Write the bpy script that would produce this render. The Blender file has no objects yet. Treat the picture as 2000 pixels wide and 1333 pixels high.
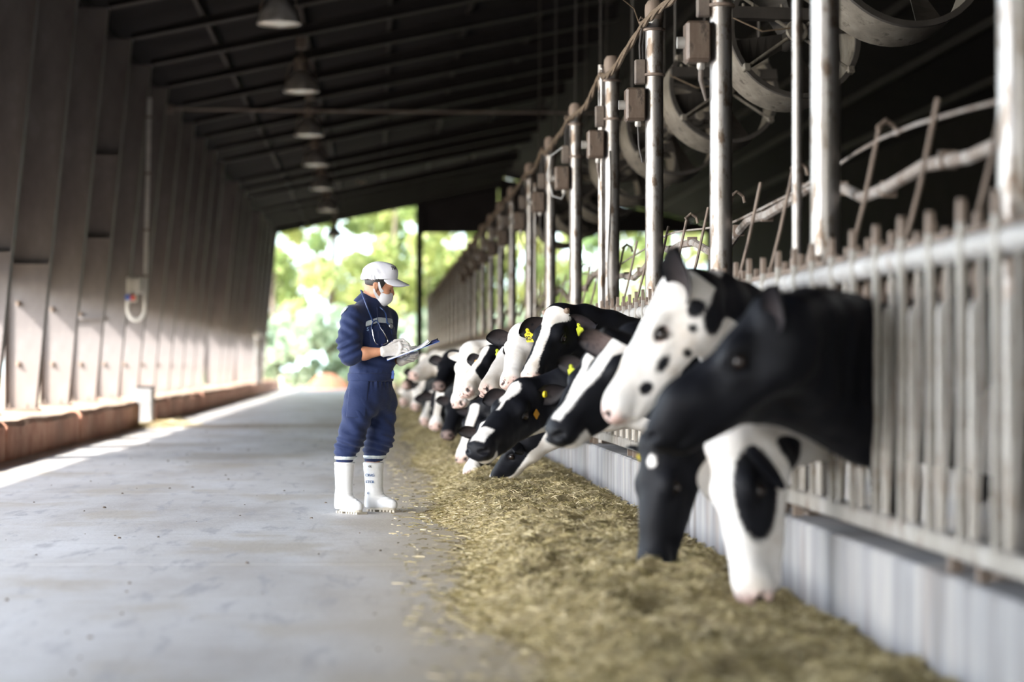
import bpy, math, random
import numpy as np
from mathutils import Vector, Matrix

SC = bpy.context.scene
COL = SC.collection
rnd = random.Random(7)
rng = np.random.default_rng(11)
F = 4100.0            # focal length in pixels of the 2000 px wide frame
VX, VY = 735.0, 712.0  # vanishing point of the barn axis
CAMH = 1.05

# ------------------------------------------------------------------ camera
cam_d = bpy.data.cameras.new('camera')
cam = bpy.data.objects.new('camera', cam_d)
COL.objects.link(cam)
cam.location = (0, 0, CAMH)
cam.rotation_euler = (math.radians(90), 0, 0)
cam_d.sensor_width = 36.0
cam_d.lens = 36.0 * F / 2000.0
cam_d.shift_x = (1000 - VX) / 2000.0
cam_d.shift_y = (VY - 666.5) / 2000.0
cam_d.clip_end = 600
cam_d.dof.use_dof = True
cam_d.dof.focus_distance = 14.4
cam_d.dof.aperture_fstop = 1.2
SC.camera = cam

# ------------------------------------------------------------------ sky, sun, exposure
SUN_DIR = Vector((-1.0, -0.88, 1.07)).normalized()     # towards the sun
world = bpy.data.worlds.new('sky')
SC.world = world
world.use_nodes = True
wn = world.node_tree
wn.nodes.clear()
wo = wn.nodes.new('ShaderNodeOutputWorld')
wb = wn.nodes.new('ShaderNodeBackground')
ws = wn.nodes.new('ShaderNodeTexSky')
ws.sky_type = 'NISHITA'
ws.sun_disc = False
ws.sun_elevation = math.asin(SUN_DIR.z)
ws.sun_rotation = math.atan2(SUN_DIR.x, SUN_DIR.y)
ws.air_density = 1.0
ws.dust_density = 1.3
ws.ozone_density = 1.0
whs = wn.nodes.new('ShaderNodeHueSaturation')
whs.inputs['Saturation'].default_value = 0.52
wn.links.new(ws.outputs[0], whs.inputs['Color'])
wn.links.new(whs.outputs[0], wb.inputs[0])
wb.inputs[1].default_value = 0.48
wn.links.new(wb.outputs[0], wo.inputs[0])

sun_d = bpy.data.lights.new('sun', 'SUN')
sun_d.energy = 3.7
sun_d.angle = math.radians(0.6)
sun_d.color = (1.0, 0.94, 0.86)
sun = bpy.data.objects.new('sun', sun_d)
COL.objects.link(sun)
sun.rotation_euler = SUN_DIR.to_track_quat('Z', 'Y').to_euler()

SC.view_settings.view_transform = 'Standard'
SC.view_settings.look = 'None'
SC.view_settings.exposure = 1.68
SC.view_settings.gamma = 1.0
SC.view_settings.use_curve_mapping = False
SC.cycles.use_denoising = True
SC.cycles.max_bounces = 8
SC.cycles.diffuse_bounces = 5
SC.cycles.sample_clamp_indirect = 6.0


# ------------------------------------------------------------------ helpers
def P3(px, py, Y):
    return np.array([(px - VX) * Y / F, Y, CAMH - (py - VY) * Y / F])


def setp(o, label=None, cat=None, group=None, kind=None):
    if label: o['label'] = label
    if cat: o['category'] = cat
    if group: o['group'] = group
    if kind: o['kind'] = kind
    return o


def thing(name, label, cat, loc=(0, 0, 0), group=None, rot=None):
    o = bpy.data.objects.new(name, None)
    o.empty_display_size = 0.1
    COL.objects.link(o)
    o.location = loc
    if rot: o.rotation_euler = rot
    return setp(o, label, cat, group)


def struct_root(name, loc=(0, 0, 0)):
    o = bpy.data.objects.new(name, None)
    COL.objects.link(o)
    o.location = loc
    o['kind'] = 'structure'
    return o


def np_mesh(name, V, Q, mat, parent=None, org=None, smooth=True, tris=False, attrs=None):
    V = np.asarray(V, dtype=np.float32)
    if org is not None: V = V - np.asarray(org, dtype=np.float32)
    Q = np.asarray(Q, dtype=np.int32)
    n = Q.shape[1]
    me = bpy.data.meshes.new(name)
    me.vertices.add(len(V)); me.vertices.foreach_set('co', V.ravel())
    me.loops.add(Q.size); me.loops.foreach_set('vertex_index', Q.ravel())
    me.polygons.add(len(Q)); me.polygons.foreach_set('loop_start', np.arange(0, Q.size, n, dtype=np.int32))
    if smooth: me.polygons.foreach_set('use_smooth', np.ones(len(Q), dtype=bool))
    me.update(calc_edges=True)
    if attrs:
        for k, a in attrs.items():
            at = me.attributes.new(k, 'FLOAT', 'POINT')
            at.data.foreach_set('value', np.asarray(a, dtype=np.float32))
    if mat: me.materials.append(mat)
    o = bpy.data.objects.new(name, me)
    COL.objects.link(o)
    if parent: o.parent = parent
    return o


class MB:
    """collects simple solids; build() links them as one mesh object"""
    def __init__(s): s.v = []; s.f = []
    def add(s, vs, fs):
        b = len(s.v)
        s.v += [tuple(map(float, p)) for p in vs]
        s.f += [tuple(i + b for i in f) for f in fs]
        return s
    def box(s, lo, hi):
        (a, b, c), (d, e, f) = lo, hi
        return s.add([(a,b,c),(d,b,c),(d,e,c),(a,e,c),(a,b,f),(d,b,f),(d,e,f),(a,e,f)],
                     [(0,3,2,1),(4,5,6,7),(0,1,5,4),(1,2,6,5),(2,3,7,6),(3,0,4,7)])
    def bbox(s, lo, hi, b=0.01):
        """box with chamfered vertical and top edges"""
        x0,y0,z0 = lo; x1,y1,z1 = hi
        def ring(i, z): return [(x0+i,y0,z),(x1-i,y0,z),(x1,y0+i,z),(x1,y1-i,z),(x1-i,y1,z),(x0+i,y1,z),(x0,y1-i,z),(x0,y0+i,z)]
        def ins(i, z): return [(min(max(p[0],x0+b),x1-b), min(max(p[1],y0+b),y1-b), z) for p in ring(b, z)]
        r = [ins(b,z0), ring(b,z0+b), ring(b,z1-b), ins(b,z1)]
        vs = [p for q in r for p in q]; fs = []
        for k in range(3):
            for i in range(8):
                j = (i+1) % 8
                fs.append((k*8+i, k*8+j, k*8+8+j, k*8+8+i))
        fs.append(tuple(range(7,-1,-1))); fs.append(tuple(range(24,32)))
        return s.add(vs, fs)
    def cyl(s, a, b, r0, r1=None, n=12, caps=True):
        r1 = r0 if r1 is None else r1
        return s.tube([a, b], [r0, r1], n, caps)
    def tube(s, path, r, n=8, caps=True, closed=False):
        P = [Vector(p) for p in path]; m = len(P)
        R = [r]*m if not hasattr(r, '__len__') else r
        vs = []; fs = []; prev = None
        for i, p in enumerate(P):
            if closed: t = P[(i+1) % m] - P[i-1]
            else: t = (P[min(i+1, m-1)] - P[max(i-1, 0)])
            t.normalize()
            if prev is None:
                ax = Vector((0,0,1)) if abs(t.z) < 0.9 else Vector((1,0,0))
                u = t.cross(ax).normalized()
            else:
                u = (prev - t * prev.dot(t)).normalized()
            prev = u
            w = t.cross(u)
            for k in range(n):
                a = 2*math.pi*k/n
                vs.append(p + (u*math.cos(a) + w*math.sin(a)) * R[i])
        for i in range(m if closed else m-1):
            j = (i+1) % m
            for k in range(n):
                l = (k+1) % n
                fs.append((i*n+k, i*n+l, j*n+l, j*n+k))
        if caps and not closed:
            fs.append(tuple(range(n-1,-1,-1))); fs.append(tuple((m-1)*n+k for k in range(n)))
        return s.add(vs, fs)
    def lathe(s, prof, c, axis='Z', n=20, caps=False):
        vs = []; fs = []; m = len(prof)
        for (r, h) in prof:
            for k in range(n):
                a = 2*math.pi*k/n; x, y = r*math.cos(a), r*math.sin(a)
                q = {'Z': (x,y,h), 'Y': (x,h,y), 'X': (h,x,y)}[axis]
                vs.append((c[0]+q[0], c[1]+q[1], c[2]+q[2]))
        for i in range(m-1):
            for k in range(n):
                l = (k+1) % n
                fs.append((i*n+k, i*n+l, (i+1)*n+l, (i+1)*n+k))
        if caps:
            fs.append(tuple(range(n-1,-1,-1))); fs.append(tuple((m-1)*n+k for k in range(n)))
        return s.add(vs, fs)
    def prism(s, poly, y0, y1, axis='Y'):
        n = len(poly)
        def q(p, t): return {'Y': (p[0], t, p[1]), 'X': (t, p[0], p[1]), 'Z': (p[0], p[1], t)}[axis]
        vs = [q(p, y0) for p in poly] + [q(p, y1) for p in poly]
        fs = [tuple(range(n)), tuple(range(2*n-1, n-1, -1))]
        for i in range(n):
            j = (i+1) % n
            fs.append((i, n+i, n+j, j))
        return s.add(vs, fs)
    def build(s, name, mat, parent=None, org=None, smooth=False, kind=None, label=None):
        o = (0,0,0) if org is None else org
        vs = [(p[0]-o[0], p[1]-o[1], p[2]-o[2]) for p in s.v]
        me = bpy.data.meshes.new(name)
        me.from_pydata(vs, [], s.f)
        if smooth: me.polygons.foreach_set('use_smooth', [True]*len(me.polygons))
        me.update()
        if smooth:
            try: me.set_sharp_from_angle(angle=math.radians(40))
            except Exception: pass
        if mat: me.materials.append(mat)
        ob = bpy.data.objects.new(name, me)
        COL.objects.link(ob)
        if parent: ob.parent = parent
        if kind: ob['kind'] = kind
        if label: ob['label'] = label
        return ob


def share(src, name, parent, loc=None, rot=None):
    o = src.copy(); o.name = name
    COL.objects.link(o)
    o.parent = parent
    if loc is not None: o.location = loc
    if rot is not None: o.rotation_euler = rot
    return o


def copy_tree(o, parent=None):
    c = o.copy(); COL.objects.link(c)
    if parent: c.parent = parent
    for ch in [q for q in o.children]: copy_tree(ch, c)
    return c


def text_obj(s, size, mat, parent, M, name='lettering', ext=0.0006, bold=0.0):
    cu = bpy.data.curves.new(name, 'FONT')
    cu.body = s; cu.size = size; cu.extrude = ext; cu.align_x = 'CENTER'; cu.align_y = 'CENTER'
    cu.offset = bold
    cu.resolution_u = 3
    tmp = bpy.data.objects.new('tmp_text', cu)
    COL.objects.link(tmp)
    dg = bpy.context.evaluated_depsgraph_get()
    me = bpy.data.meshes.new_from_object(tmp.evaluated_get(dg))
    bpy.data.objects.remove(tmp)
    me.name = name
    me.materials.clear(); me.materials.append(mat)
    o = bpy.data.objects.new(name, me)
    COL.objects.link(o)
    o.parent = parent
    o.matrix_local = M
    return o


def frame_matrix(org, ex, ey, ez):
    return Matrix(((ex[0],ey[0],ez[0],org[0]),(ex[1],ey[1],ez[1],org[1]),(ex[2],ey[2],ez[2],org[2]),(0,0,0,1)))


# ------------------------------------------------------------------ materials
class NT:
    def __init__(s, name):
        s.m = bpy.data.materials.new(name); s.m.use_nodes = True
        s.t = s.m.node_tree; s.t.nodes.clear()
        s.out = s.t.nodes.new('ShaderNodeOutputMaterial')
        s.b = s.t.nodes.new('ShaderNodeBsdfPrincipled')
        s.t.links.new(s.b.outputs[0], s.out.inputs[0])
    def n(s, typ, **kw):
        nd = s.t.nodes.new('ShaderNode' + typ)
        for k, v in kw.items(): setattr(nd, k, v)
        return nd
    def l(s, a, b): s.t.links.new(a, b)
    def val(s, x, sock):
        if hasattr(x, 'links') or isinstance(x, bpy.types.NodeSocket): s.l(x, sock)
        else: sock.default_value = x
    def coord(s, scale=(1,1,1), which='Object', rot=(0,0,0)):
        tc = s.n('TexCoord'); mp = s.n('Mapping')
        mp.inputs['Scale'].default_value = scale
        mp.inputs['Rotation'].default_value = rot
        s.l(tc.outputs[which], mp.inputs[0])
        return mp.outputs[0]
    def noise(s, scale=5, detail=4, co=None, rough=0.55, dist=0.0):
        nz = s.n('TexNoise'); nz.inputs['Scale'].default_value = scale
        nz.inputs['Detail'].default_value = detail; nz.inputs['Roughness'].default_value = rough
        nz.inputs['Distortion'].default_value = dist
        if co is not None: s.l(co, nz.inputs['Vector'])
        return nz.outputs[0]
    def ramp(s, fac, stops):
        r = s.n('ValToRGB'); e = r.color_ramp.elements
        while len(e) < len(stops): e.new(0.5)
        for el, (p, c) in zip(e, stops):
            el.position = p; el.color = (*c, 1) if len(c) == 3 else c
        s.l(fac, r.inputs[0]); return r.outputs[0]
    def sstep(s, x, a, b):
        mr = s.n('MapRange', interpolation_type='SMOOTHSTEP')
        s.l(x, mr.inputs[0]); mr.inputs[1].default_value = a; mr.inputs[2].default_value = b
        return mr.outputs[0]
    def math(s, op, a, b=0.0):
        m = s.n('Math', operation=op); s.val(a, m.inputs[0]); s.val(b, m.inputs[1]); return m.outputs[0]
    def mix(s, f, a, b, mode='MIX'):
        m = s.n('MixRGB', blend_type=mode)
        s.val(f, m.inputs[0])
        for x, k in ((a,1),(b,2)):
            if isinstance(x, tuple): m.inputs[k].default_value = (*x, 1) if len(x) == 3 else x
            else: s.l(x, m.inputs[k])
        return m.outputs[0]
    def attr(s, name): 
        a = s.n('Attribute', attribute_name=name); return a.outputs['Fac']
    def bump(s, h, strength=0.3, dist=0.01):
        b = s.n('Bump'); b.inputs['Strength'].default_value = strength; b.inputs['Distance'].default_value = dist
        s.l(h, b.inputs['Height']); s.l(b.outputs[0], s.b.inputs['Normal'])
    def set(s, color=None, rough=None, metal=None, spec=None):
        if color is not None:
            if isinstance(color, tuple): s.b.inputs['Base Color'].default_value = (*color, 1)
            else: s.l(color, s.b.inputs['Base Color'])
        if rough is not None: s.val(rough, s.b.inputs['Roughness'])
        if metal is not None: s.val(metal, s.b.inputs['Metallic'])
        if spec is not None: s.b.inputs['Specular IOR Level'].default_value = spec
        return s.m


def simple(name, c1, c2=None, scale=8, rough=0.6, metal=0.0, bump=0.0, stretch=(1,1,1), detail=5, spec=None, which='Object'):
    t = NT(name)
    c2 = c2 or tuple(x*0.8 for x in c1)
    nz = t.noise(scale, detail, t.coord(stretch, which))
    t.set(t.ramp(nz, [(0.32, c2), (0.68, c1)]), rough, metal, spec)
    if bump: t.bump(nz, bump, 0.01)
    return t.m


M = {}
def make_materials():
    # concrete alley with grime, tan dust by the feed and darker scraped tracks
    t = NT('alley_concrete')
    co = t.coord((1,1,1))
    a = t.noise(0.55, 6, t.coord((1.6, 0.55, 1)), 0.6)
    base = t.ramp(a, [(0.30,(0.38,0.345,0.315)),(0.5,(0.60,0.59,0.585)),(0.68,(0.74,0.745,0.765))])
    tr = t.noise(2.2, 6, t.coord((3.0, 0.6, 1)), 0.65, 0.4)
    base = t.mix(t.math('MULTIPLY', t.sstep(tr, 0.53, 0.66), 0.75), base, (0.33,0.335,0.365))
    br = t.noise(14, 4, t.coord((0.5, 6.0, 1)), 0.6)
    base = t.mix(t.math('MULTIPLY', t.sstep(br, 0.48, 0.66), 0.45), base, (0.76,0.76,0.78))
    b2 = t.noise(5.0, 5, t.coord((0.45, 3.2, 1)), 0.65)
    base = t.mix(t.math('MULTIPLY', t.sstep(b2, 0.52, 0.70), 0.5), base, (0.36,0.345,0.335))
    tan = t.noise(0.8, 6, t.coord((1.0, 0.7, 1)), 0.65)
    sx = t.n('SeparateXYZ'); t.l(co, sx.inputs[0])
    edge = t.sstep(t.math('ADD', sx.outputs[0], t.math('MULTIPLY', tan, 0.9)), -0.15, 1.05)
    base = t.mix(edge, base, (0.47,0.375,0.235))
    pt = t.math('MULTIPLY', t.sstep(tan, 0.50, 0.66), 0.75)
    base = t.mix(pt, base, (0.47,0.42,0.345))
    bd = t.math('ABSOLUTE', t.math('SUBTRACT', t.math('ADD', sx.outputs[1], t.math('MULTIPLY', tan, 2.5)), 37.0))
    base = t.mix(t.math('MULTIPLY', t.sstep(bd, 1.5, 0.5), 0.85), base, (0.24,0.165,0.085))
    fine = t.noise(60, 4, co)
    base = t.mix(0.18, base, t.ramp(fine, [(0.3,(0.2,0.19,0.17)),(0.7,(0.75,0.74,0.73))]))
    t.set(base, t.math('ADD', 0.5, t.math('MULTIPLY', edge, 0.45)), 0, None)
    t.l(t.math('MULTIPLY', t.math('SUBTRACT', 1.0, edge), 0.38), t.b.inputs['Specular IOR Level']); t.bump(t.noise(25, 6, t.coord((1,0.6,1))), 0.25, 0.01)
    M['floor'] = t.m
    M['stall_floor'] = simple('stall_floor', (0.045,0.037,0.03), (0.025,0.02,0.016), 3, 0.8)
    t = NT('outside_earth')
    nz = t.noise(0.4, 6, t.coord())
    t.set(t.ramp(nz, [(0.3,(0.30,0.27,0.15)),(0.55,(0.44,0.36,0.24)),(0.75,(0.30,0.36,0.14))]), 0.9)
    M['earth'] = t.m
    # painted, dusty steel
    t = NT('brown_steel')
    nz = t.noise(1.6, 7, t.coord((1,1,0.5)), 0.62)
    c = t.ramp(nz, [(0.32,(0.125,0.112,0.112)),(0.55,(0.185,0.170,0.168)),(0.75,(0.275,0.263,0.280))])
    sp = t.noise(22, 3, t.coord())
    c = t.mix(t.math('MULTIPLY', t.sstep(sp, 0.68, 0.74), 0.5), c, (0.34,0.29,0.25))
    sz = t.n('SeparateXYZ'); t.l(t.coord(), sz.inputs[0])
    dust = t.math('MULTIPLY', t.sstep(sz.outputs[2], 1.5, 0.3), 0.30)
    c = t.mix(dust, c, (0.37,0.27,0.20))
    t.set(c, 0.55, 0.0, 0.4); t.bump(nz, 0.08, 0.02); M['steel'] = t.m
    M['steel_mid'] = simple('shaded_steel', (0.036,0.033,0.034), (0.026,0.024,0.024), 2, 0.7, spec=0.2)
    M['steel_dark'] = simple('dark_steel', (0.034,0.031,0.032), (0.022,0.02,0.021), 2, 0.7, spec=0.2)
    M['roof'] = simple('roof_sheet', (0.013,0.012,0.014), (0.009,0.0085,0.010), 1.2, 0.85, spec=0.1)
    M['bounce_yard'] = simple('bounce_concrete', (0.50,0.51,0.53), (0.42,0.43,0.44), 0.6, 0.85)  # pale colour for the added slab that bounces sunlight inside
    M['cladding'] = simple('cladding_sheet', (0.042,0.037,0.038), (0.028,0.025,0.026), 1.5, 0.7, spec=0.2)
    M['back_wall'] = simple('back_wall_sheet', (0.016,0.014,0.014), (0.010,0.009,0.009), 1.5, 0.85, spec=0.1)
    # kerbs
    t = NT('red_kerb')
    nz = t.noise(2.4, 7, t.coord(), 0.65)
    c = t.ramp(nz, [(0.3,(0.44,0.20,0.13)),(0.52,(0.66,0.36,0.25)),(0.72,(0.74,0.50,0.38))])
    g = t.n('NewGeometry'); gz = t.n('SeparateXYZ'); t.l(g.outputs['Normal'], gz.inputs[0])
    c = t.mix(t.sstep(gz.outputs[2], 0.5, 0.9), c, t.ramp(nz, [(0.3,(0.36,0.25,0.17)),(0.7,(0.50,0.39,0.29))]))
    t.set(c, 0.85); t.bump(nz, 0.4, 0.02); M['red_kerb'] = t.m
    t = NT('feed_kerb')
    s1 = t.noise(3.2, 5, t.coord((1, 2.2, 0.22)), 0.62)
    c = t.ramp(s1, [(0.3,(0.17,0.155,0.15)),(0.5,(0.285,0.28,0.285)),(0.72,(0.42,0.39,0.36))])
    rs = t.noise(1.6, 5, t.coord((1, 2.5, 0.4)))
    c = t.mix(t.math('MULTIPLY', t.sstep(rs, 0.52, 0.72), 0.5), c, (0.33,0.245,0.185))
    t.set(c, 0.75); t.bump(s1, 0.25, 0.015); M['feed_kerb'] = t.m
    M['concrete'] = simple('footing_concrete', (0.30,0.30,0.30), (0.18,0.175,0.17), 4, 0.85, bump=0.2)
    # galvanised metal with brown grime
    def galv(name, lo, mid, hi, grime, gpos, rough=0.42, metal=0.55):
        t = NT(name)
        n1 = t.noise(3.5, 7, t.coord((2.2,2.2,0.7)), 0.65)
        c = t.ramp(n1, [(0.3,lo),(0.5,mid),(0.7,hi)])
        n2 = t.noise(9, 6, t.coord((1.5,1.5,0.6)), 0.7)
        c = t.mix(t.sstep(n2, gpos, gpos+0.12), c, grime)
        t.set(c, rough, metal, 0.5); t.bump(n2, 0.12, 0.004)
        return t.m
    M['galv'] = galv('galvanised_pole', (0.22,0.19,0.165), (0.31,0.29,0.275), (0.42,0.41,0.415), (0.14,0.105,0.08), 0.50, 0.38, 0.75)
    M['rail'] = galv('fence_metal', (0.27,0.24,0.205), (0.37,0.34,0.305), (0.46,0.44,0.415), (0.21,0.155,0.115), 0.53, 0.45, 0.35)
    M['rail_pale'] = galv('pale_rail', (0.34,0.32,0.30), (0.45,0.435,0.42), (0.53,0.525,0.52), (0.29,0.23,0.19), 0.56, 0.55, 0.15)
    M['rusty'] = galv('rusty_metal', (0.15,0.115,0.09), (0.22,0.165,0.13), (0.30,0.235,0.19), (0.11,0.085,0.07), 0.55, 0.7, 0.15)
    M['pipe_dirty'] = galv('dirty_pipe', (0.20,0.155,0.125), (0.29,0.25,0.22), (0.40,0.38,0.36), (0.14,0.095,0.07), 0.5, 0.65, 0.1)
    M['fan'] = galv('fan_metal', (0.15,0.13,0.105), (0.22,0.195,0.16), (0.30,0.27,0.225), (0.09,0.073,0.057), 0.55, 0.55, 0.3)
    M['fan_dark'] = simple('fan_dark', (0.075,0.066,0.058), (0.045,0.04,0.036), 6, 0.6, 0.2)
    M['box'] = galv('switch_box', (0.09,0.066,0.05), (0.14,0.10,0.076), (0.20,0.16,0.13), (0.06,0.045,0.036), 0.5, 0.45, 0.1)
    M['cable'] = simple('dusty_cable', (0.20,0.145,0.095), (0.11,0.08,0.055), 30, 0.9, bump=0.3)
    M['black_cable'] = simple('black_cable', (0.06,0.05,0.045), (0.035,0.03,0.028), 30, 0.6)
    M['white_pipe'] = simple('white_pipe', (0.66,0.66,0.66), (0.5,0.5,0.49), 9, 0.4)
    M['lamp'] = simple('lamp_enamel', (0.60,0.59,0.57), (0.36,0.34,0.31), 6, 0.35, 0.4)
    M['lamp_dark'] = simple('lamp_bracket', (0.20,0.16,0.13), (0.10,0.08,0.07), 9, 0.6)
    t = NT('lamp_glass'); t.set((0.78,0.77,0.72), 0.25, 0.0, 0.5); M['glass'] = t.m
    # feed
    t = NT('feed_bed')
    nz = t.noise(9, 8, t.coord((1,0.7,1)), 0.7)
    n2 = t.noise(1.2, 5, t.coord())
    c = t.ramp(nz, [(0.3,(0.13,0.10,0.05)),(0.5,(0.33,0.27,0.15)),(0.72,(0.50,0.42,0.26))])
    c = t.mix(t.math('MULTIPLY', t.sstep(n2, 0.45, 0.7), 0.45), c, (0.36,0.29,0.19))
    t.set(c, 0.95, 0, 0.1); t.bump(nz, 0.9, 0.03); M['feed'] = t.m
    t = NT('feed_straw')
    c = t.ramp(t.attr('tint'), [(0.0,(0.08,0.068,0.025)),(0.28,(0.25,0.205,0.085)),(0.6,(0.48,0.395,0.215)),(1.0,(0.76,0.66,0.45))])
    t.set(c, 0.85, 0, 0.2); M['straw'] = t.m
    M['clod'] = simple('clod', (0.16,0.12,0.085), (0.08,0.06,0.045), 20, 0.95)
    # foliage: reflects and lets light through
    def leafmat(name, a, b, c3):
        t = NT(name)
        col = t.ramp(t.attr('tint'), [(0.0,a),(0.5,b),(1.0,c3)])
        t.set(col, 0.6, 0, 0.25)
        tl = t.n('BsdfTranslucent'); t.l(t.mix(0.2, col, (0.75,0.8,0.25), 'MIX'), tl.inputs[0])
        mx = t.n('MixShader'); mx.inputs[0].default_value = 0.45
        t.l(t.b.outputs[0], mx.inputs[1]); t.l(tl.outputs[0], mx.inputs[2]); t.l(mx.outputs[0], t.out.inputs[0])
        return t.m
    M['leaf'] = leafmat('leaf_light', (0.22,0.30,0.11), (0.46,0.51,0.20), (0.68,0.68,0.34))
    M['leaf2'] = leafmat('leaf_deep', (0.14,0.22,0.09), (0.31,0.39,0.15), (0.52,0.56,0.25))
    M['leaf3'] = leafmat('leaf_bluish', (0.30,0.42,0.32), (0.46,0.56,0.44), (0.62,0.69,0.54))
    M['hill'] = simple('hazy_hill', (0.42,0.52,0.55), (0.33,0.44,0.44), 0.12, 1.0)  # bluish distance haze is put into the hill colour
    M['bark'] = simple('bark', (0.20,0.16,0.12), (0.10,0.08,0.06), 12, 0.95, bump=0.4)
    M['mound'] = simple('orange_earth', (0.40,0.17,0.09), (0.30,0.12,0.07), 2, 0.95)
    # cow coat: signed field 'coat' (> 0 is white), 'pink' bare skin
    t = NT('cow_coat')
    hair = t.noise(70, 3, t.coord(), 0.6)
    v = t.math('ADD', t.attr('coat'), t.math('MULTIPLY', t.math('SUBTRACT', hair, 0.5), 0.017))
    f = t.sstep(v, -0.007, 0.007)
    dirt = t.noise(5, 6, t.coord(), 0.6)
    white = t.ramp(dirt, [(0.3,(0.62,0.55,0.48)),(0.5,(0.77,0.735,0.70)),(0.7,(0.82,0.80,0.785))])
    black = t.ramp(dirt, [(0.3,(0.0045,0.0048,0.0065)),(0.6,(0.0065,0.007,0.0105)),(0.8,(0.015,0.013,0.013))])
    c = t.mix(f, black, white)
    pk = t.ramp(t.noise(38, 2, t.coord()), [(0.33,(0.12,0.085,0.08)),(0.39,(0.58,0.40,0.35)),(0.7,(0.68,0.51,0.46))])
    c = t.mix(t.attr('pink'), c, pk)
    t.set(c, 0.55, 0, 0.16)
    fine = t.noise(160, 3, t.coord((1,1,1)), 0.6)
    t.bump(fine, 0.22, 0.004)
    M['coat'] = t.m
    t = NT('wet_dark'); t.set((0.02,0.013,0.011), 0.08, 0, 0.6); M['eye'] = t.m
    t = NT('eyelid'); t.set((0.012,0.011,0.012), 0.6, 0, 0.2); M['lid'] = t.m
    t = NT('hoof'); t.set((0.06,0.05,0.04), 0.6); M['hoof'] = t.m
    t = NT('nostril'); t.set((0.05,0.022,0.02), 0.4); M['nostril'] = t.m
    t = NT('horn_bud'); t.set((0.24,0.17,0.12), 0.7); M['horn'] = t.m
    M['tag'] = simple('tag_yellow', (0.80,0.66,0.03), (0.68,0.55,0.02), 20, 0.45)
    M['tag_green'] = simple('tag_lime', (0.62,0.68,0.05), (0.52,0.58,0.04), 20, 0.45)
    M['tag_orange'] = simple('tag_orange', (0.72,0.36,0.03), (0.6,0.3,0.03), 20, 0.5)
    t = NT('ink'); t.set((0.015,0.015,0.02), 0.7); M['ink'] = t.m
    t = NT('blue_ink'); t.set((0.16,0.24,0.42), 0.7); M['blue_ink'] = t.m
    # clothes
    t = NT('navy_twill')
    co = t.coord()
    w = t.n('TexWave', wave_type='BANDS'); w.inputs['Scale'].default_value = 160; t.l(co, w.inputs['Vector'])
    nz = t.noise(5, 5, co)
    t.set(t.ramp(nz, [(0.3,(0.0068,0.0145,0.056)),(0.7,(0.011,0.023,0.084))]), 0.72, 0, 0.25)
    wr = t.noise(11, 4, t.coord((1,1,1.6)), 0.5, 0.6)
    t.bump(wr, 0.35, 0.018)
    t.b.inputs['Sheen Weight'].default_value = 0.15
    M['navy'] = t.m
    M['navy_dark'] = simple('navy_seam', (0.012,0.022,0.07), (0.008,0.016,0.05), 30, 0.7)
    t = NT('reflective_tape'); nz = t.noise(14, 3, t.coord((3,3,0.4)), 0.5)
    t.set(t.ramp(nz, [(0.4,(0.52,0.58,0.62)),(0.6,(0.66,0.70,0.70))]), 0.35, 0.2); M['tape'] = t.m
    t = NT('skin'); nz = t.noise(18, 4, t.coord())
    t.set(t.ramp(nz, [(0.3,(0.47,0.215,0.125)),(0.7,(0.56,0.275,0.165))]), 0.45, 0, 0.4)
    t.b.inputs['Subsurface Weight'].default_value = 0.08
    t.b.inputs['Subsurface Radius'].default_value = (0.02, 0.008, 0.004)
    M['skin'] = t.m
    M['hair'] = simple('black_hair', (0.018,0.015,0.014), (0.008,0.007,0.007), 60, 0.5, stretch=(1,1,0.2))
    t = NT('white_cotton'); nz = t.noise(22, 4, t.coord((1,1,1)), 0.5, 0.8)
    t.set(t.ramp(nz, [(0.3,(0.80,0.80,0.88)),(0.7,(0.86,0.86,0.92))]), 0.8, 0, 0.2); t.bump(nz, 0.25, 0.01); M['cotton'] = t.m
    t = NT('mask_cloth'); t.set((0.72,0.72,0.76), 0.85, 0, 0.15); t.bump(t.noise(40, 3, t.coord()), 0.15, 0.005); M['mask'] = t.m
    t = NT('latex'); nz = t.noise(45, 4, t.coord((1,1,1)), 0.5, 0.5)
    t.set(t.ramp(nz, [(0.3,(0.64,0.60,0.56)),(0.7,(0.74,0.71,0.69))]), 0.45, 0, 0.35); t.bump(nz, 0.3, 0.006); M['latex'] = t.m
    t = NT('white_rubber'); nz = t.noise(9, 5, t.coord((1,1,0.6)), 0.6)
    t.set(t.ramp(nz, [(0.25,(0.66,0.65,0.64)),(0.5,(0.80,0.80,0.81)),(0.8,(0.84,0.84,0.86))]), 0.32, 0, 0.45); M['rubber'] = t.m
    M['sole'] = simple('boot_sole', (0.62,0.57,0.48), (0.45,0.40,0.32), 12, 0.7)
    t = NT('chrome'); t.set((0.75,0.76,0.78), 0.15, 1.0); M['chrome'] = t.m
    t = NT('steth_tube'); t.set((0.02,0.05,0.16), 0.3, 0, 0.5); M['tubing'] = t.m
    t = NT('paper'); t.set((0.84,0.85,0.88), 0.8); M['paper'] = t.m
    t = NT('blue_board'); t.set((0.08,0.16,0.50), 0.4); M['board'] = t.m
    t = NT('pen'); t.set((0.02,0.03,0.12), 0.3); M['pen'] = t.m
    t = NT('zip'); t.set((0.25,0.26,0.28), 0.4, 0.6); M['zip'] = t.m
    t = NT('red_plastic'); t.set((0.55,0.07,0.05), 0.4); M['red'] = t.m
    t = NT('blue_plastic'); t.set((0.06,0.13,0.5), 0.4); M['blue'] = t.m
    M['bird'] = simple('bird_feather', (0.30,0.18,0.12), (0.15,0.09,0.06), 20, 0.8)


make_materials()
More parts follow.
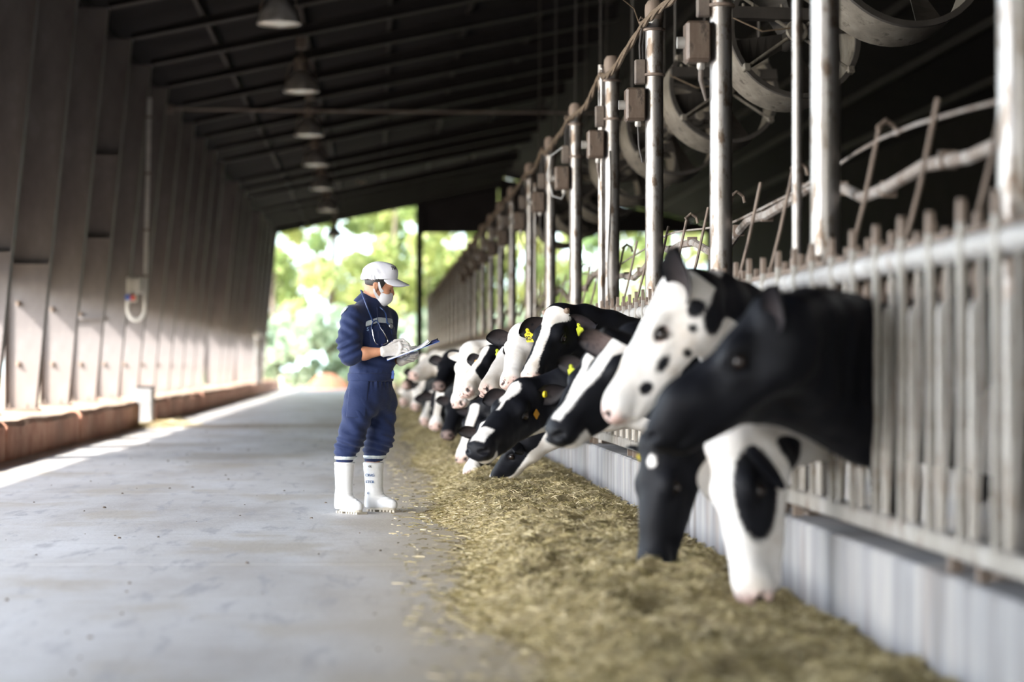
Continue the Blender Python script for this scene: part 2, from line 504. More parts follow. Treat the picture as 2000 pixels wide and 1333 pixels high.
# ================================================================== SETTING
Y_END = 86.0
EAVE_X, RIDGE_X, FAR_X = -5.25, 5.0, 13.5
def roof_z(x):
    return 6.60 + 0.228*(x + 4.4) if x <= RIDGE_X else 6.60 + 0.228*(RIDGE_X + 4.4) - 0.228*(x - RIDGE_X)
OPEN_Y = 20.5        # the aisle wall is open on this side of that depth
SUN_BLOCK_X = -8.75       # outer edge of an added, unseen canopy that blocks the sun
def sun_block_z(x): return roof_z(EAVE_X) - 0.14*(EAVE_X - x)

# floor: the feed alley slab, with its slabs cut by shallow joints
fl = struct_root('floor')
y = -7.0
for j, yy in enumerate(np.arange(-7.0, 87.0, 6.0)):
    y1 = min(yy + 6.0, Y_END + 2)
    MB().box((-5.6, yy + 0.006, -0.12), (1.83, y1 - 0.006, 0.0)).build('slab', M['floor'], fl)
MB().box((-5.6, -7, -0.2), (1.83, Y_END + 2, -0.012)).build('slab_bed', M['concrete'], fl)
st = struct_root('floor_2')
MB().box((1.83, -7, -0.2), (14.0, Y_END + 2, 0.0)).build('stall_slab', M['stall_floor'], st)
g = MB().box((-160, -80, -0.5), (160, 260, -0.13)).build('ground', M['earth'], None); g['kind'] = 'structure'
V = [(x, 225, -0.5) for x in range(-160, 161, 10)] + [(x, 232 + 4*math.sin(x), 15 + 5*math.sin(x*0.021 + 1) + 2.0*math.sin(x*0.09)) for x in range(-160, 161, 10)] + [(x, 259, -0.5) for x in range(-160, 161, 10)]
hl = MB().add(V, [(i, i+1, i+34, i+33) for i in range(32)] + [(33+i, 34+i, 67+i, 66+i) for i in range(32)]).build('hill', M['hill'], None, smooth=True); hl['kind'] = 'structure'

# roof
ce = struct_root('ceiling')
def sheet(x0, z0, x1, z1, ya, yb, nm, mat, parent, t=0.04):
    MB().add([(x0,ya,z0),(x1,ya,z1),(x1,yb,z1),(x0,yb,z0),(x0,ya,z0+t),(x1,ya,z1+t),(x1,yb,z1+t),(x0,yb,z0+t)],
             [(0,1,2,3),(7,6,5,4),(0,4,5,1),(1,5,6,2),(2,6,7,3),(3,7,4,0)]).build(nm, mat, parent)
ys = list(np.arange(-6.0, Y_END, 9.2)) + [Y_END]
for a, b in zip(ys[:-1], ys[1:]):
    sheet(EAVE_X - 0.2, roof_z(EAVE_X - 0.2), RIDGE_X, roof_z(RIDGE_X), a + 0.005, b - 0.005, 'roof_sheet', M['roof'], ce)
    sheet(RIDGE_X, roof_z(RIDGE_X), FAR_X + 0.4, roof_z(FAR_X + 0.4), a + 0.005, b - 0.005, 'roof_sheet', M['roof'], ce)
    if a < OPEN_Y - 1:
        bb = min(b, OPEN_Y)
        sheet(SUN_BLOCK_X, sun_block_z(SUN_BLOCK_X), EAVE_X - 0.2, sun_block_z(EAVE_X - 0.2) - 0.02, a + 0.005, bb - 0.005, 'sun_block_sheet', M['roof'], ce)  # added out of view to keep sun off the near floor
for x in np.arange(-4.4, 13.2, 1.55):
    z = roof_z(x) - 0.02
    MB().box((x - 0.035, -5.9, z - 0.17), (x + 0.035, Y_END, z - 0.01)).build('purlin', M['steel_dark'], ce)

# side wall on the aisle side: cladding sheets between the frames, open below
wl = struct_root('wall_left')
for a in np.arange(OPEN_Y, Y_END - 0.5, 3.0):
    b = min(a + 3.0, Y_END)
    m = MB(); n = 12; d = (b - a)/n
    for k in range(n):                     # ribbed sheet
        y0, y1 = a + k*d, a + (k+1)*d
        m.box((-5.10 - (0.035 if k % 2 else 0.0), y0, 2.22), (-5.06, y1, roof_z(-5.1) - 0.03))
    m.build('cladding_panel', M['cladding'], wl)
for a in np.arange(-5.9, 3.0, 3.0):            # unseen near stretch of wall, added closed so light comes more from the side
    MB().box((-5.10, a + 0.01, 0.0), (-5.06, a + 2.98, roof_z(-5.1) - 0.03)).build('cladding_panel', M['cladding'], wl)
MB().box((-5.16, OPEN_Y, 2.18), (-5.06, Y_END, 2.25)).build('cladding_rail', M['steel'], wl)
# far side wall
wr = struct_root('wall_right')
for a in np.arange(-6.0, Y_END - 1, 11.5):
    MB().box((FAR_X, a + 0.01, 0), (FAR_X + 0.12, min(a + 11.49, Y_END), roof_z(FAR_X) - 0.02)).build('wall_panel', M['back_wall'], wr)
# gable end
wb_ = struct_root('wall_back')
zt = 6.42
for a, b in ((1.78, 5.0), (5.0, 9.25), (9.25, 13.5)):
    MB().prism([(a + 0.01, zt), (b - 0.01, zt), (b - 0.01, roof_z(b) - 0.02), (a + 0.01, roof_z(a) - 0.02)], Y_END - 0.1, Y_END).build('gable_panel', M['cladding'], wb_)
MB().box((1.62, Y_END - 0.25, 0), (1.92, Y_END - 0.1, roof_z(1.7) - 0.03)).build('gable_post', M['steel_dark'], wb_)
for px in (5.0, 9.3):
    MB().box((px, Y_END - 0.25, 0), (px + 0.25, Y_END - 0.1, zt)).build('gable_post', M['steel_dark'], wb_)
MB().prism([(-5.0, 6.19), (1.62, 7.70), (1.62, 8.0), (-5.0, 6.46)], Y_END - 0.25, Y_END - 0.05).build('gable_beam', M['steel_dark'], wb_)

# unseen near gable, added to cut frontal light: closed except the aisle's drive-in door
wf = struct_root('wall_front_added')
for a, b, z0 in ((-9.0, -4.2, 0.0), (-4.2, 1.7, 3.6), (1.7, 5.0, 0.0), (5.0, 9.3, 0.0), (9.3, 13.5, 0.0)):
    zt0 = (sun_block_z(a) if a < EAVE_X else roof_z(a)) - 0.05
    zt1 = (sun_block_z(b) if b < EAVE_X else roof_z(b)) - 0.05
    MB().prism([(a + 0.005, z0), (b - 0.005, z0), (b - 0.005, zt1), (a + 0.005, zt0)], -6.05, -5.95).build('gable_panel', M['cladding'], wf)
MB().box((-60, -70, -0.13), (-6.2, 20.5, -0.10)).build('bounce_slab', M['bounce_yard'], None)['kind'] = 'structure'  # unseen pale slab, added to bounce sunlight into the open side

# ------------------------------------------------------------------ steel portal frames
ORD = ['first','second','third','fourth','fifth','sixth','seventh','eighth','ninth','tenth','eleventh','twelfth','thirteenth','fourteenth',
       'fifteenth','sixteenth','seventeenth','eighteenth','nineteenth','twentieth','twenty-first','twenty-second','twenty-third','twenty-fourth','twenty-fifth',
       'twenty-sixth','twenty-seventh','twenty-eighth','twenty-ninth','thirtieth','thirty-first','thirty-second','thirty-third','thirty-fourth','thirty-fifth','thirty-sixth']
XI0, XI1, XO = -4.63, -4.03, -5.02
ZK = 6.40
def steel_frame(Y, label, stiff=(), bolts=True, ground=False, group=None, vis=True):
    r = thing('steel_frame', label, 'frame', (XI0, Y, 0.0), group)
    o = (XI0, Y, 0)
    z0 = 0.0 if ground else 0.43
    fx = lambda z: XI0 + (XI1 - XI0)*(z - 0.43)/(ZK - 0.43)
    W = 0.11
    MB().prism([(XO, z0), (fx(z0), z0), (fx(ZK), ZK), (XO, ZK + 0.0)], Y - 0.006, Y + 0.006).build('web', M['steel'], r, o)
    fl_ = MB().add([(fx(z0),Y-W,z0),(fx(z0)+.016,Y-W,z0),(fx(z0)+.016,Y+W,z0),(fx(z0),Y+W,z0),
                    (fx(ZK),Y-W,ZK),(fx(ZK)+.016,Y-W,ZK),(fx(ZK)+.016,Y+W,ZK),(fx(ZK),Y+W,ZK)],
                   [(0,3,2,1),(4,5,6,7),(0,1,5,4),(1,2,6,5),(2,3,7,6),(3,0,4,7)])
    fl_.build('inner_flange', M['steel'], r, o)
    MB().box((XO - 0.016, Y - W, z0), (XO, Y + W, ZK + 0.1)).build('outer_flange', M['steel'], r, o)
    MB().box((XO - 0.06, Y - 0.15, z0), (fx(z0) + 0.06, Y + 0.15, z0 + 0.022)).build('base_plate', M['rusty'], r, o)
    # rafter: same steel as the column, roof shade put into darker colours
    rs = 0.20
    zb = lambda x: ZK + rs*(x - XI1)
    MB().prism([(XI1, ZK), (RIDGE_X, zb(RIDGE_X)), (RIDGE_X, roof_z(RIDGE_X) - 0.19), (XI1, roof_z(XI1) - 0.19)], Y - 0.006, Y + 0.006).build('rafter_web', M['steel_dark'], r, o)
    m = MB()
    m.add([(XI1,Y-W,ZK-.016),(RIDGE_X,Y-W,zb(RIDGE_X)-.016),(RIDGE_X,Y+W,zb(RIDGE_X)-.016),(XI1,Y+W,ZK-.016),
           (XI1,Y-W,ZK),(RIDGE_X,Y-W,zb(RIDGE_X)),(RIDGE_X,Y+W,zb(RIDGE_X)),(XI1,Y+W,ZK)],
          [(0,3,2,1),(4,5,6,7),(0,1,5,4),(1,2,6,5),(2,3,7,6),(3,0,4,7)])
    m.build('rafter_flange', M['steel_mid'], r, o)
    for z in stiff:
        MB().box((XO, Y - W, z - 0.012), (fx(z), Y - 0.006, z + 0.012)).build('stiffener', M['steel'], r, o)
    if bolts:
        for z in (1.88, 1.06):
            m = MB().cyl((XO + 0.16, Y - 0.05, z), (XO + 0.16, Y - 0.006, z), 0.036, n=10)
            m.cyl((XO + 0.16, Y - 0.09, z), (XO + 0.16, Y - 0.05, z), 0.022, n=8)
            m.build('bolt', M['rusty'], r, o, smooth=True)
        for x in (XO + 0.06, XO + 0.3):
            MB().cyl((x, Y - 0.12, z0), (x, Y - 0.12, z0 + 0.09), 0.018, n=6).build('anchor_bolt', M['rusty'], r, o)
    return r
FY = [22.5, 25.5, 28.5, 31.5, 34.5, 37.5, 40.5] + [43.5 + 3*i for i in range(15) if i not in (5, 9)]
FL = {22.5: 'tapered brown steel frame cut off by the photo edge, nearest of the row',
      25.5: 'broad tapered brown steel column, first whose foot shows on the red kerb',
      28.5: 'broad tapered brown steel column, second whose foot shows on the red kerb',
      31.5: 'tapered brown steel column directly before the one with welded stiffener plates',
      34.5: 'tapered brown steel column with three welded horizontal stiffener plates',
      37.5: 'dark steel column carrying the white conduit and switch box',
      40.5: 'steel column reaching down to the alley floor in the kerb gap'}
for i, Yf in enumerate(FY):
    lab = FL.get(Yf) or 'slim looking brown steel column on the far kerb, %s beyond the kerb gap' % ORD[i - 7]
    steel_frame(Yf, lab, stiff=(4.47, 3.11, 1.80) if Yf == 34.5 else ((2.4,) if Yf in (25.5, 28.5) else ()), bolts=Yf < 60, ground=(Yf == 40.5))

# red kerb along the aisle: cast blocks with open joints
k1 = struct_root('trim_1')
ybs = [12.6, 15.2, 17.8, 20.2, 22.7, 25.5, 28.4, 30.8, 33.3, 35.6]
def kerb(parent, ya, yb, x0=-4.0, h=0.42):
    jz = rnd.uniform(-0.012, 0.012); jx = rnd.uniform(-0.015, 0.015)
    m = MB(); n = 6
    vs = []; fs = []
    for i in range(n + 1):               # front upper arris worn and uneven
        yy = ya + 0.035 + (yb - ya - 0.07)*i/n
        w = rnd.uniform(-0.018, 0.018)
        vs += [(-5.5, yy, -0.05), (x0 + jx, yy, -0.05), (x0 + jx + rnd.uniform(-.008,.008), yy, h - 0.06 + jz + w), (x0 + jx - 0.05, yy, h + jz + w*0.6), (-5.5, yy, h + jz)]
    for i in range(n):
        for k in range(5):
            fs.append((i*5 + k, i*5 + (k+1) % 5, i*5 + 5 + (k+1) % 5, i*5 + 5 + k))
    fs.append((4,3,2,1,0)); fs.append(tuple(n*5 + k for k in range(5)))
    m.add(vs, fs).build('kerb_block', M['red_kerb'], parent)
for a, b in zip(ybs[:-1], ybs[1:]): kerb(k1, a, b)
MB().box((-5.5, 12.6, -0.05), (-4.10, 35.5, 0.34)).build('kerb_core', M['steel_dark'], k1)
k2 = struct_root('trim_2')
yb = 38.2
while yb < Y_END:
    kerb(k2, yb, min(yb + 2.6, Y_END), -4.02); yb += 2.6
f1 = thing('concrete_footing', 'grey square concrete footing standing in the gap of the red kerb', 'footing', (-4.12, 37.5, 0))
MB().bbox((-4.30, 37.35, 0), (-3.98, 37.75, 0.62), 0.03).build('footing_block', M['concrete'], f1, (-4.12, 37.5, 0))
MB().box((-4.28, 37.37, 0.62), (-4.0, 37.73, 0.66)).build('cap_plate', M['steel_dark'], f1, (-4.12, 37.5, 0))

# feed kerb carrying the fence
fk = struct_root('trim_3')
PX = 2.02; PK = PX/1.88
POLE_Y = [y_*PK for y_ in (6.14, 8.79, 11.45, 14.2, 16.76, 19.8, 22.7, 25.7, 29.1)]
while POLE_Y[-1] < Y_END - 4: POLE_Y.append(POLE_Y[-1] + 2.85)
CX0, CX1, CTOP = 1.80, 2.12, 0.375
cuts = [3.0, 4.65, 6.95, 9.3, 12.1, 14.9, 17.7, 20.5, 23.3, 26.1]
while cuts[-1] < Y_END - 1: cuts.append(min(cuts[-1] + 2.8, Y_END))
for a, b in zip(cuts[:-1], cuts[1:]):
    d = rnd.uniform(-0.006, 0.006)
    MB().bbox((CX0 + d, a + 0.012, -0.05), (CX1 + d, b - 0.012, CTOP + d), 0.012).build('kerb_panel', M['feed_kerb'], fk)

# ------------------------------------------------------------------ lamps hanging along the ridge of the aisle
def lamp(px, py, Y, label):
    b = P3(px, py, Y); x, z = b[0], b[2]
    r = thing('hanging_lamp', label, 'lamp', (x, Y, z))
    o = (x, Y, z)
    m = MB(); m.lathe([(0.31, 0.0), (0.30, 0.05), (0.27, 0.16), (0.16, 0.30), (0.10, 0.36)], o, n=24)
    m.lathe([(0.095, 0.355), (0.15, 0.295), (0.26, 0.155), (0.29, 0.05), (0.30, 0.002)], o, n=24)
    m.build('lamp_shade', M['lamp'], r, o, smooth=True)
    MB().lathe([(0.31, -0.02), (0.325, -0.02), (0.325, 0.015), (0.31, 0.015), (0.31, -0.02)], o, n=24).build('rim', M['lamp'], r, o, smooth=True)
    MB().lathe([(0.30, 0.004), (0.15, -0.012), (0.001, -0.016)], o, n=24).build('lens', M['glass'], r, o, smooth=True)
    MB().lathe([(0.001, 0.62), (0.11, 0.60), (0.12, 0.40), (0.10, 0.35)], o, n=16).build('ballast_housing', M['lamp_dark'], r, o, smooth=True)
    m = MB()
    for s in (-1, 1): m.tube([(x + s*0.28, Y, z + 0.14), (x + s*0.22, Y, z + 0.45), (x + s*0.02, Y, z + 0.68)], 0.014, 6)
    m.build('bracket', M['lamp_dark'], r, o)
    top = roof_z(x) - 0.04
    MB().cyl((x, Y, z + 0.6), (x, Y, top), 0.02, n=8).build('hanger_rod', M['lamp_dark'], r, o)
    MB().box((x - 0.08, Y - 0.08, z + 0.78), (x + 0.10, Y + 0.08, z + 0.98)).build('junction_box', M['lamp_dark'], r, o)
    return r
for i, (px, py, Y) in enumerate([(545, 45, 30.7), (588, 178, 38.4), (604, 264, 45.8), (616, 322, 52.2), (628, 369, 59.8), (640, 411, 68.0), (653, 462, 79.0)]):
    lamp(px, py, Y, 'grey bell shaped lamp under the roof, %s of the hanging lamps from the top' % ORD[i])
tr = thing('tie_rod', 'thin dark steel tie rod stretched level across the aisle', 'rod', (-4.0, 42.0, P3(300, 213, 42.0)[2]))
zt_ = tr.location.z
MB().tube([(-4.1, 42.0, zt_), (0, 42.0, zt_ - 0.05), (4.5, 42.0, zt_ - 0.08)], 0.022, 8).build('rod', M['steel'], tr, tr.location)
MB().box((-4.22, 41.92, zt_ - 0.08), (-4.08, 42.08, zt_ + 0.08)).build('end_plate', M['steel'], tr, tr.location)

# white conduit, switch box and hose loop on the dark column
YC = 37.40
def cx(px): return (px - VX)*YC/F
def cz(py): return CAMH - (py - VY)*YC/F
cp = thing('conduit', 'white conduit running down the dark steel column into a hose loop', 'conduit', (cx(284), YC, cz(600)))
MB().tube([(cx(293), YC - 0.05, cz(192)), (cx(288), YC - 0.05, cz(400)), (cx(284), YC - 0.05, cz(570))], 0.035, 10).build('pipe', M['white_pipe'], cp, cp.location, smooth=True)
pts = [(cx(284), YC - 0.05, cz(570))] + [(cx(267 + 17*math.cos(a)), YC - 0.06, cz(602 - 24*math.sin(a))) for a in np.linspace(0.1, -math.pi, 10)] + [(cx(251), YC - 0.05, cz(585))]
MB().tube(pts, 0.035, 10).build('hose_loop', M['white_pipe'], cp, cp.location, smooth=True)
for py in (230, 340, 450, 540):
    MB().box((cx(294 - (py-192)*0.022) - 0.07, YC - 0.1, cz(py) - 0.02), (cx(294 - (py-192)*0.022) + 0.05, YC - 0.01, cz(py) + 0.02)).build('clip', M['lamp_dark'], cp, cp.location)
eb = thing('switch_box', 'pale grey electric switch box on the column beside white conduit', 'box', (cx(265), YC, cz(570)))
MB().bbox((cx(250), YC - 0.2, cz(574)), (cx(278), YC - 0.02, cz(542)), 0.015).build('case', M['white_pipe'], eb, eb.location)
MB().bbox((cx(252), YC - 0.225, cz(572)), (cx(276), YC - 0.2, cz(545)), 0.01).build('cover', M['lamp'], eb, eb.location)
MB().lathe([(0.05, -0.28), (0.05, -0.2)], (cx(253), YC, cz(582)), 'Y', 10, caps=True).build('blue_button', M['blue'], eb, eb.location, smooth=True)
MB().lathe([(0.05, -0.28), (0.05, -0.2)], (cx(263), YC, cz(583)), 'Y', 10, caps=True).build('red_button', M['red'], eb, eb.location, smooth=True)
MB().box((cx(250), YC - 0.2, cz(590)), (cx(268), YC - 0.03, cz(574))).build('button_plate', M['lamp'], eb, eb.location)
# post near the far end
bp = thing('gate_post', 'short grey gate post with white knob by the far barn mouth', 'post', (P3(505,0,74)[0], 74, 0))
bx = bp.location.x
MB().cyl((bx, 74, 0), (bx, 74, 2.0), 0.13, n=12).build('post', M['galv'], bp, bp.location, smooth=True)
MB().lathe([(0.001, 2.3), (0.14, 2.22), (0.18, 2.1), (0.13, 1.98)], (bx, 74, 0), n=14).build('knob', M['white_pipe'], bp, bp.location, smooth=True)
# ================================================================== HEADLOCK FENCE
PITCH = 0.377
POST0 = 6.25
SLOTS = {}          # gap index -> taken by a cow's neck (filled below)
COW_SLOT = [7.945 + 0.754*i for i in range(0, 60)]
open_gaps = set(int(round((s - 7.945)/PITCH)) for s in COW_SLOT)   # gap k lies between post y_k and y_k+1
def post_y(k): return POST0 + PITCH*(k + 4)       # k = 0: post just before the first cow
Y_NEAR = 17.5
fence_ends = [4.3] + [y_ for y_ in POLE_Y] + [Y_END]
k_all = [k for k in range(-9, 260) if post_y(k) < Y_END - 0.2]
mesh_cache = {}
def fence_piece(kind, y, parent, org):
    """post, locking bar or back post as an object that shares its mesh with its likes"""
    if kind not in mesh_cache:
        m = MB()
        if kind == 'post':
            m.prism([(-0.023, 0.44), (0.023, 0.44), (0.023, 1.49), (-0.023, 1.49)], -0.0095, 0.0095, 'X')
            m.prism([(-0.023, 1.49), (0.023, 1.49), (0.023, 1.545), (0.016, 1.565), (-0.016, 1.565), (-0.023, 1.545)], -0.0095, 0.0095, 'X')
            me = m.build('post', M['rail']); me.data.materials.append(M['rusty'])
            for pl in list(me.data.polygons)[6:]: pl.material_index = 1
        elif kind == 'locking_bar':
            m.tube([(0, 0, 0.45), (0, 0, 1.22), (0.005, 0.004, 1.255)], [0.016, 0.016, 0.010], 8); me = m.build('locking_bar', M['rail'], smooth=True)
        elif kind == 'slant_bar':
            m.tube([(0, 0.03, 0.47), (0, -0.045, 0.95), (0, -0.02, 1.40)], 0.009, 6); me = m.build('slant_bar', M['rail'], smooth=True)
        else:
            m.box((-0.010, -0.018, 1.24), (0.010, 0.018, 1.535)); m.box((-0.016, -0.024, 1.30), (0.016, 0.024, 1.345)); me = m.build('back_post', M['rusty'])
        mesh_cache[kind] = me.data
        bpy.data.objects.remove(me)
    o = bpy.data.objects.new(kind, mesh_cache[kind]); COL.objects.link(o)
    o.parent = parent
    x = {'post': 1.846, 'locking_bar': 1.868, 'slant_bar': 1.872, 'back_post': 1.945}[kind]
    dy = {'post': 0, 'locking_bar': -0.066, 'slant_bar': -0.11, 'back_post': -0.03}[kind]
    jz = rnd.uniform(-0.008, 0.008)
    o.location = (x - org[0], y + dy - org[1], jz - org[2] + (rnd.uniform(-.02, .02) if kind == 'back_post' else 0))
for b, (a, c) in enumerate(zip(fence_ends[:-1], fence_ends[1:])):
    org = (1.87, a, 0.375)
    far = a > Y_NEAR
    lab = ('headlock panel of pale bars, %s panel from the near end of the fence' % ORD[b])
    r = thing('headlock_panel', lab, 'fence', org)
    e = 0.004
    MB().tube([(1.885, a + e, 1.42), (1.885, c - e, 1.42)], 0.044, 12).build('top_rail', M['rail_pale'], r, org, smooth=True)
    MB().tube([(1.925, a + e, 1.48), (1.925, c - e, 1.48)], 0.017, 8).build('latch_rail', M['rusty'], r, org, smooth=True)
    MB().bbox((1.835, a + e, 0.43), (1.895, c - e, 0.50), 0.008).build('bottom_rail', M['rail'], r, org)
    for yy in (a + 0.16, c - 0.16):
        MB().box((1.845, yy - 0.02, 0.37), (1.885, yy + 0.02, 0.44)).build('foot', M['rusty'], r, org)
    ks = [k for k in k_all if a < post_y(k) <= c]
    if not far:
        for k in ks:
            y = post_y(k)
            fence_piece('post', y, r, org); fence_piece('back_post', y, r, org); fence_piece('back_post', y - PITCH/2, r, org)
            fence_piece('locking_bar', y, r, org)
            if (k - 1) not in open_gaps: fence_piece('slant_bar', y, r, org)
    else:
        m1 = MB(); m2 = MB(); m3 = MB(); m4 = MB()
        for k in ks:
            y = post_y(k)
            m1.box((1.836, y - 0.023, 0.45), (1.856, y + 0.023, 1.49)); m4.box((1.836, y - 0.023, 1.49), (1.856, y + 0.023, 1.565))
            m2.tube([(1.868, y - 0.066, 0.45), (1.868, y - 0.066, 1.25)], 0.021, 6)
            m3.box((1.935, y - 0.048, 1.24), (1.955, y - 0.012, 1.535))
            m3.box((1.935, y - 0.218, 1.24), (1.955, y - 0.182, 1.53))
        if ks:
            m4.build('post_top_row', M['rusty'], r, org, kind='stuff'); m1.build('post_row', M['rail'], r, org, kind='stuff'); m2.build('locking_bar_row', M['rail'], r, org, smooth=True, kind='stuff')
            m3.build('back_post_row', M['rusty'], r, org, kind='stuff')

# ------------------------------------------------------------------ poles, boxes on them, cable bundle
ZTOP = CAMH + 2.45*PK
pole_names = ['cut off by the photo edge beside the fence bars', 'standing behind the big black cow', 'behind the white faced cow, rising past the frame top',
              'with a brown switch box high on it, its top in view', 'with a second thin pipe and a dangling wire along it']
for i, y in enumerate(POLE_Y):
    org = (PX, y, CTOP)
    lab = 'galvanised steel pole ' + pole_names[i] if i < 5 else 'galvanised steel pole on the feed kerb, %s pole counted from the near end' % ORD[i]
    r = thing('galvanised_pole', lab, 'pole', org)
    MB().cyl((PX, y, CTOP), (PX, y, ZTOP - 0.05), 0.066, n=20).build('pipe', M['galv'], r, org, smooth=True)
    MB().lathe([(0.001, ZTOP + 0.02), (0.045, ZTOP + 0.012), (0.066, ZTOP - 0.02), (0.070, ZTOP - 0.06), (0.068, ZTOP - 0.13)], (PX, y, 0), n=20).build('cap', M['rusty'], r, org, smooth=True)
    for dz in (0.20, 0.53):
        MB().lathe([(0.066, -0.012), (0.080, -0.008), (0.080, 0.008), (0.066, 0.012)], (PX, y, ZTOP - dz), n=18).build('clamp_ring', M['rusty'], r, org, smooth=True)
    MB().box((PX - 0.095, y - 0.095, CTOP - 0.0), (PX + 0.095, y + 0.095, CTOP + 0.015)).build('base_plate', M['rusty'], r, org)
    if i == 4:
        MB().cyl((PX - 0.085, y, CTOP), (PX - 0.085, y, ZTOP - 0.09), 0.02, n=10).build('side_pipe', M['galv'], r, org, smooth=True)
        MB().cyl((PX - 0.085, y + 0.1, CTOP), (PX - 0.085, y + 0.1, ZTOP - 0.05), 0.024, n=10).build('side_pipe', M['galv'], r, org, smooth=True)
        pts = [(PX - 0.03 + 0.012*math.sin(t*9), y - 0.075, CTOP + 0.3 + t*2.2) for t in np.linspace(0, 1, 24)]
        MB().tube(pts, 0.007, 6).build('wire', M['black_cable'], r, org)
for px, lab in ((1557, 'thin galvanised pipe standing behind the fence before the big fan'), (1045, 'thin galvanised pipe standing among the distant poles')):
    xx = 1.99; y = xx*F/(px - VX)
    r = thing('thin_pole', lab, 'pole', (xx, y, CTOP))
    ztop = ZTOP if px > 1500 else 3.32
    MB().cyl((xx, y, CTOP), (xx, y, ztop + (0.9 if px > 1500 else 0)), 0.024 if px > 1500 else 0.02, n=10).build('pipe', M['galv'], r, (xx, y, CTOP), smooth=True)
    MB().box((xx - 0.05, y - 0.05, CTOP), (xx + 0.05, y + 0.05, CTOP + 0.012)).build('base_plate', M['rusty'], r, (xx, y, CTOP))
    MB().lathe([(0.001, ztop + 0.915), (0.028, ztop + 0.905), (0.028, ztop + 0.86)] if px > 1500 else [(0.001, ztop + 0.015), (0.024, ztop + 0.005), (0.024, ztop - 0.04)], (xx, y, 0), n=10).build('cap', M['rusty'], r, (xx, y, CTOP), smooth=True)
# switch boxes
for i, y in enumerate(POLE_Y):
    if i < 2 or i > 13: continue
    zb_ = CAMH + 1.755*PK
    xr = PX - 0.068
    lab = 'brown dusty switch box strapped to the %s steel pole from the near end' % ORD[i]
    org = (xr - 0.075, y, zb_)
    r = thing('switch_box', lab, 'box', org)
    MB().bbox((xr - 0.145, y - 0.07, zb_ - 0.12), (xr, y + 0.07, zb_ + 0.12), 0.014).build('case', M['box'], r, org)
    MB().bbox((xr - 0.14, y - 0.095, zb_ - 0.112), (xr - 0.005, y - 0.07, zb_ + 0.112), 0.01).build('cover', M['box'], r, org)
    MB().lathe([(0.035, -0.045), (0.035, 0.0)], (xr - 0.145, y, zb_), 'X', 12, caps=True).build('rotary_switch', M['lamp'], r, org, smooth=True)
    MB().lathe([(0.016, -0.16), (0.024, -0.15), (0.024, -0.12)], (xr - 0.05, y, zb_), 'Z', 10, caps=True).build('cable_gland', M['lamp'], r, org, smooth=True)
    zu = zb_ + 0.235
    MB().bbox((xr - 0.075, y - 0.03, zu - 0.085), (xr + 0.004, y + 0.03, zu + 0.095), 0.008).build('junction_case', M['lamp_dark'], r, org)
    c1 = [(xr - 0.035, y, zu + 0.095), (xr - 0.04, y - 0.01, zu + 0.2), (xr - 0.02, y, zu + 0.36)]
    MB().tube(c1, 0.008, 6).tube([(p[0] + 0.025, p[1] + 0.02, p[2]) for p in c1], 0.007, 6).build('feed_cable', M['black_cable'], r, org)
    if i in (3, 5, 6):
        pts = [(xr - 0.05, y, zb_ - 0.16), (xr - 0.08, y - 0.03, zb_ - 0.21), (xr - 0.17, y - 0.04, zb_ - 0.18), (xr - 0.22, y - 0.04, zb_ + 0.02), (xr - 0.19, y - 0.03, zb_ + 0.22), (xr - 0.06, y - 0.02, zb_ + 0.32)] if i == 5 else \
              [(xr - 0.05, y, zb_ - 0.16), (xr - 0.045, y - 0.01, zb_ - 0.30), (xr - 0.02, y - 0.02, zb_ - 0.42)]
        MB().tube(pts, 0.008, 6).build('loop_cable', M['white_pipe'] if i == 5 else M['black_cable'], r, org, smooth=True)
    else:
        MB().tube([(xr - 0.05, y, zb_ - 0.15), (xr - 0.05, y, zb_ - 0.22), (xr - 0.02, y, zb_ - 0.34)], [0.016, 0.014, 0.007], 8).build('cable_tail', M['lamp_dark'], r, org)
# twisted cable bundle slung from pole to pole
cb = thing('cable_bundle', 'twisted dusty brown cable bundle slung along the pole tops', 'cable', (1.93, POLE_Y[0], CAMH + 2.27*PK))
org = tuple(cb.location)
cpts = []
ys_ = [3.0] + POLE_Y[:]
for a, c in zip(ys_[:-1], ys_[1:]):
    n = 60 if a < 24 else 24
    for q in range(n):
        t = q/n
        cpts.append((1.932 + 0.01*math.sin(a*3 + t*5), a + (c - a)*t, CAMH + 2.30*PK - 0.30*t*(1 - t) - 0.02*math.sin(7*t + a)))
for ph, nm, rr in ((0, 'strand', 0.017), (2.1, 'strand', 0.015), (4.2, 'strand', 0.012)):
    m = MB()
    m.tube([(p[0] + 0.013*math.cos(ph + p[1]*4.5 + 0.8*math.sin(p[1]*2.1)), p[1], p[2] + 0.013*math.sin(ph + p[1]*4.5 + 0.8*math.sin(p[1]*2.1))) for p in cpts], rr, 6)
    m.build(nm, M['cable'], cb, org, smooth=True)
for k in (3, 4, 5, 6):
    y = POLE_Y[k]; zc = CAMH + 2.30*PK
    MB().tube([(1.932, y - 0.03, zc - 0.03), (1.905, y - 0.03, zc + 0.02), (1.92, y - 0.02, zc + 0.05), (1.955, y, zc + 0.03)], 0.006, 6).build('hook', M['rusty'], cb, org)
y = POLE_Y[3] - 0.4; zc = CAMH + 2.30*PK
MB().tube([(1.92, y + 0.4, zc - 0.02), (1.86, y + 0.3, zc + 0.10), (1.74, y + 0.2, zc + 0.17), (1.66, y + 0.1, zc + 0.22)], 0.005, 5).build('frayed_end', M['cable'], cb, org)

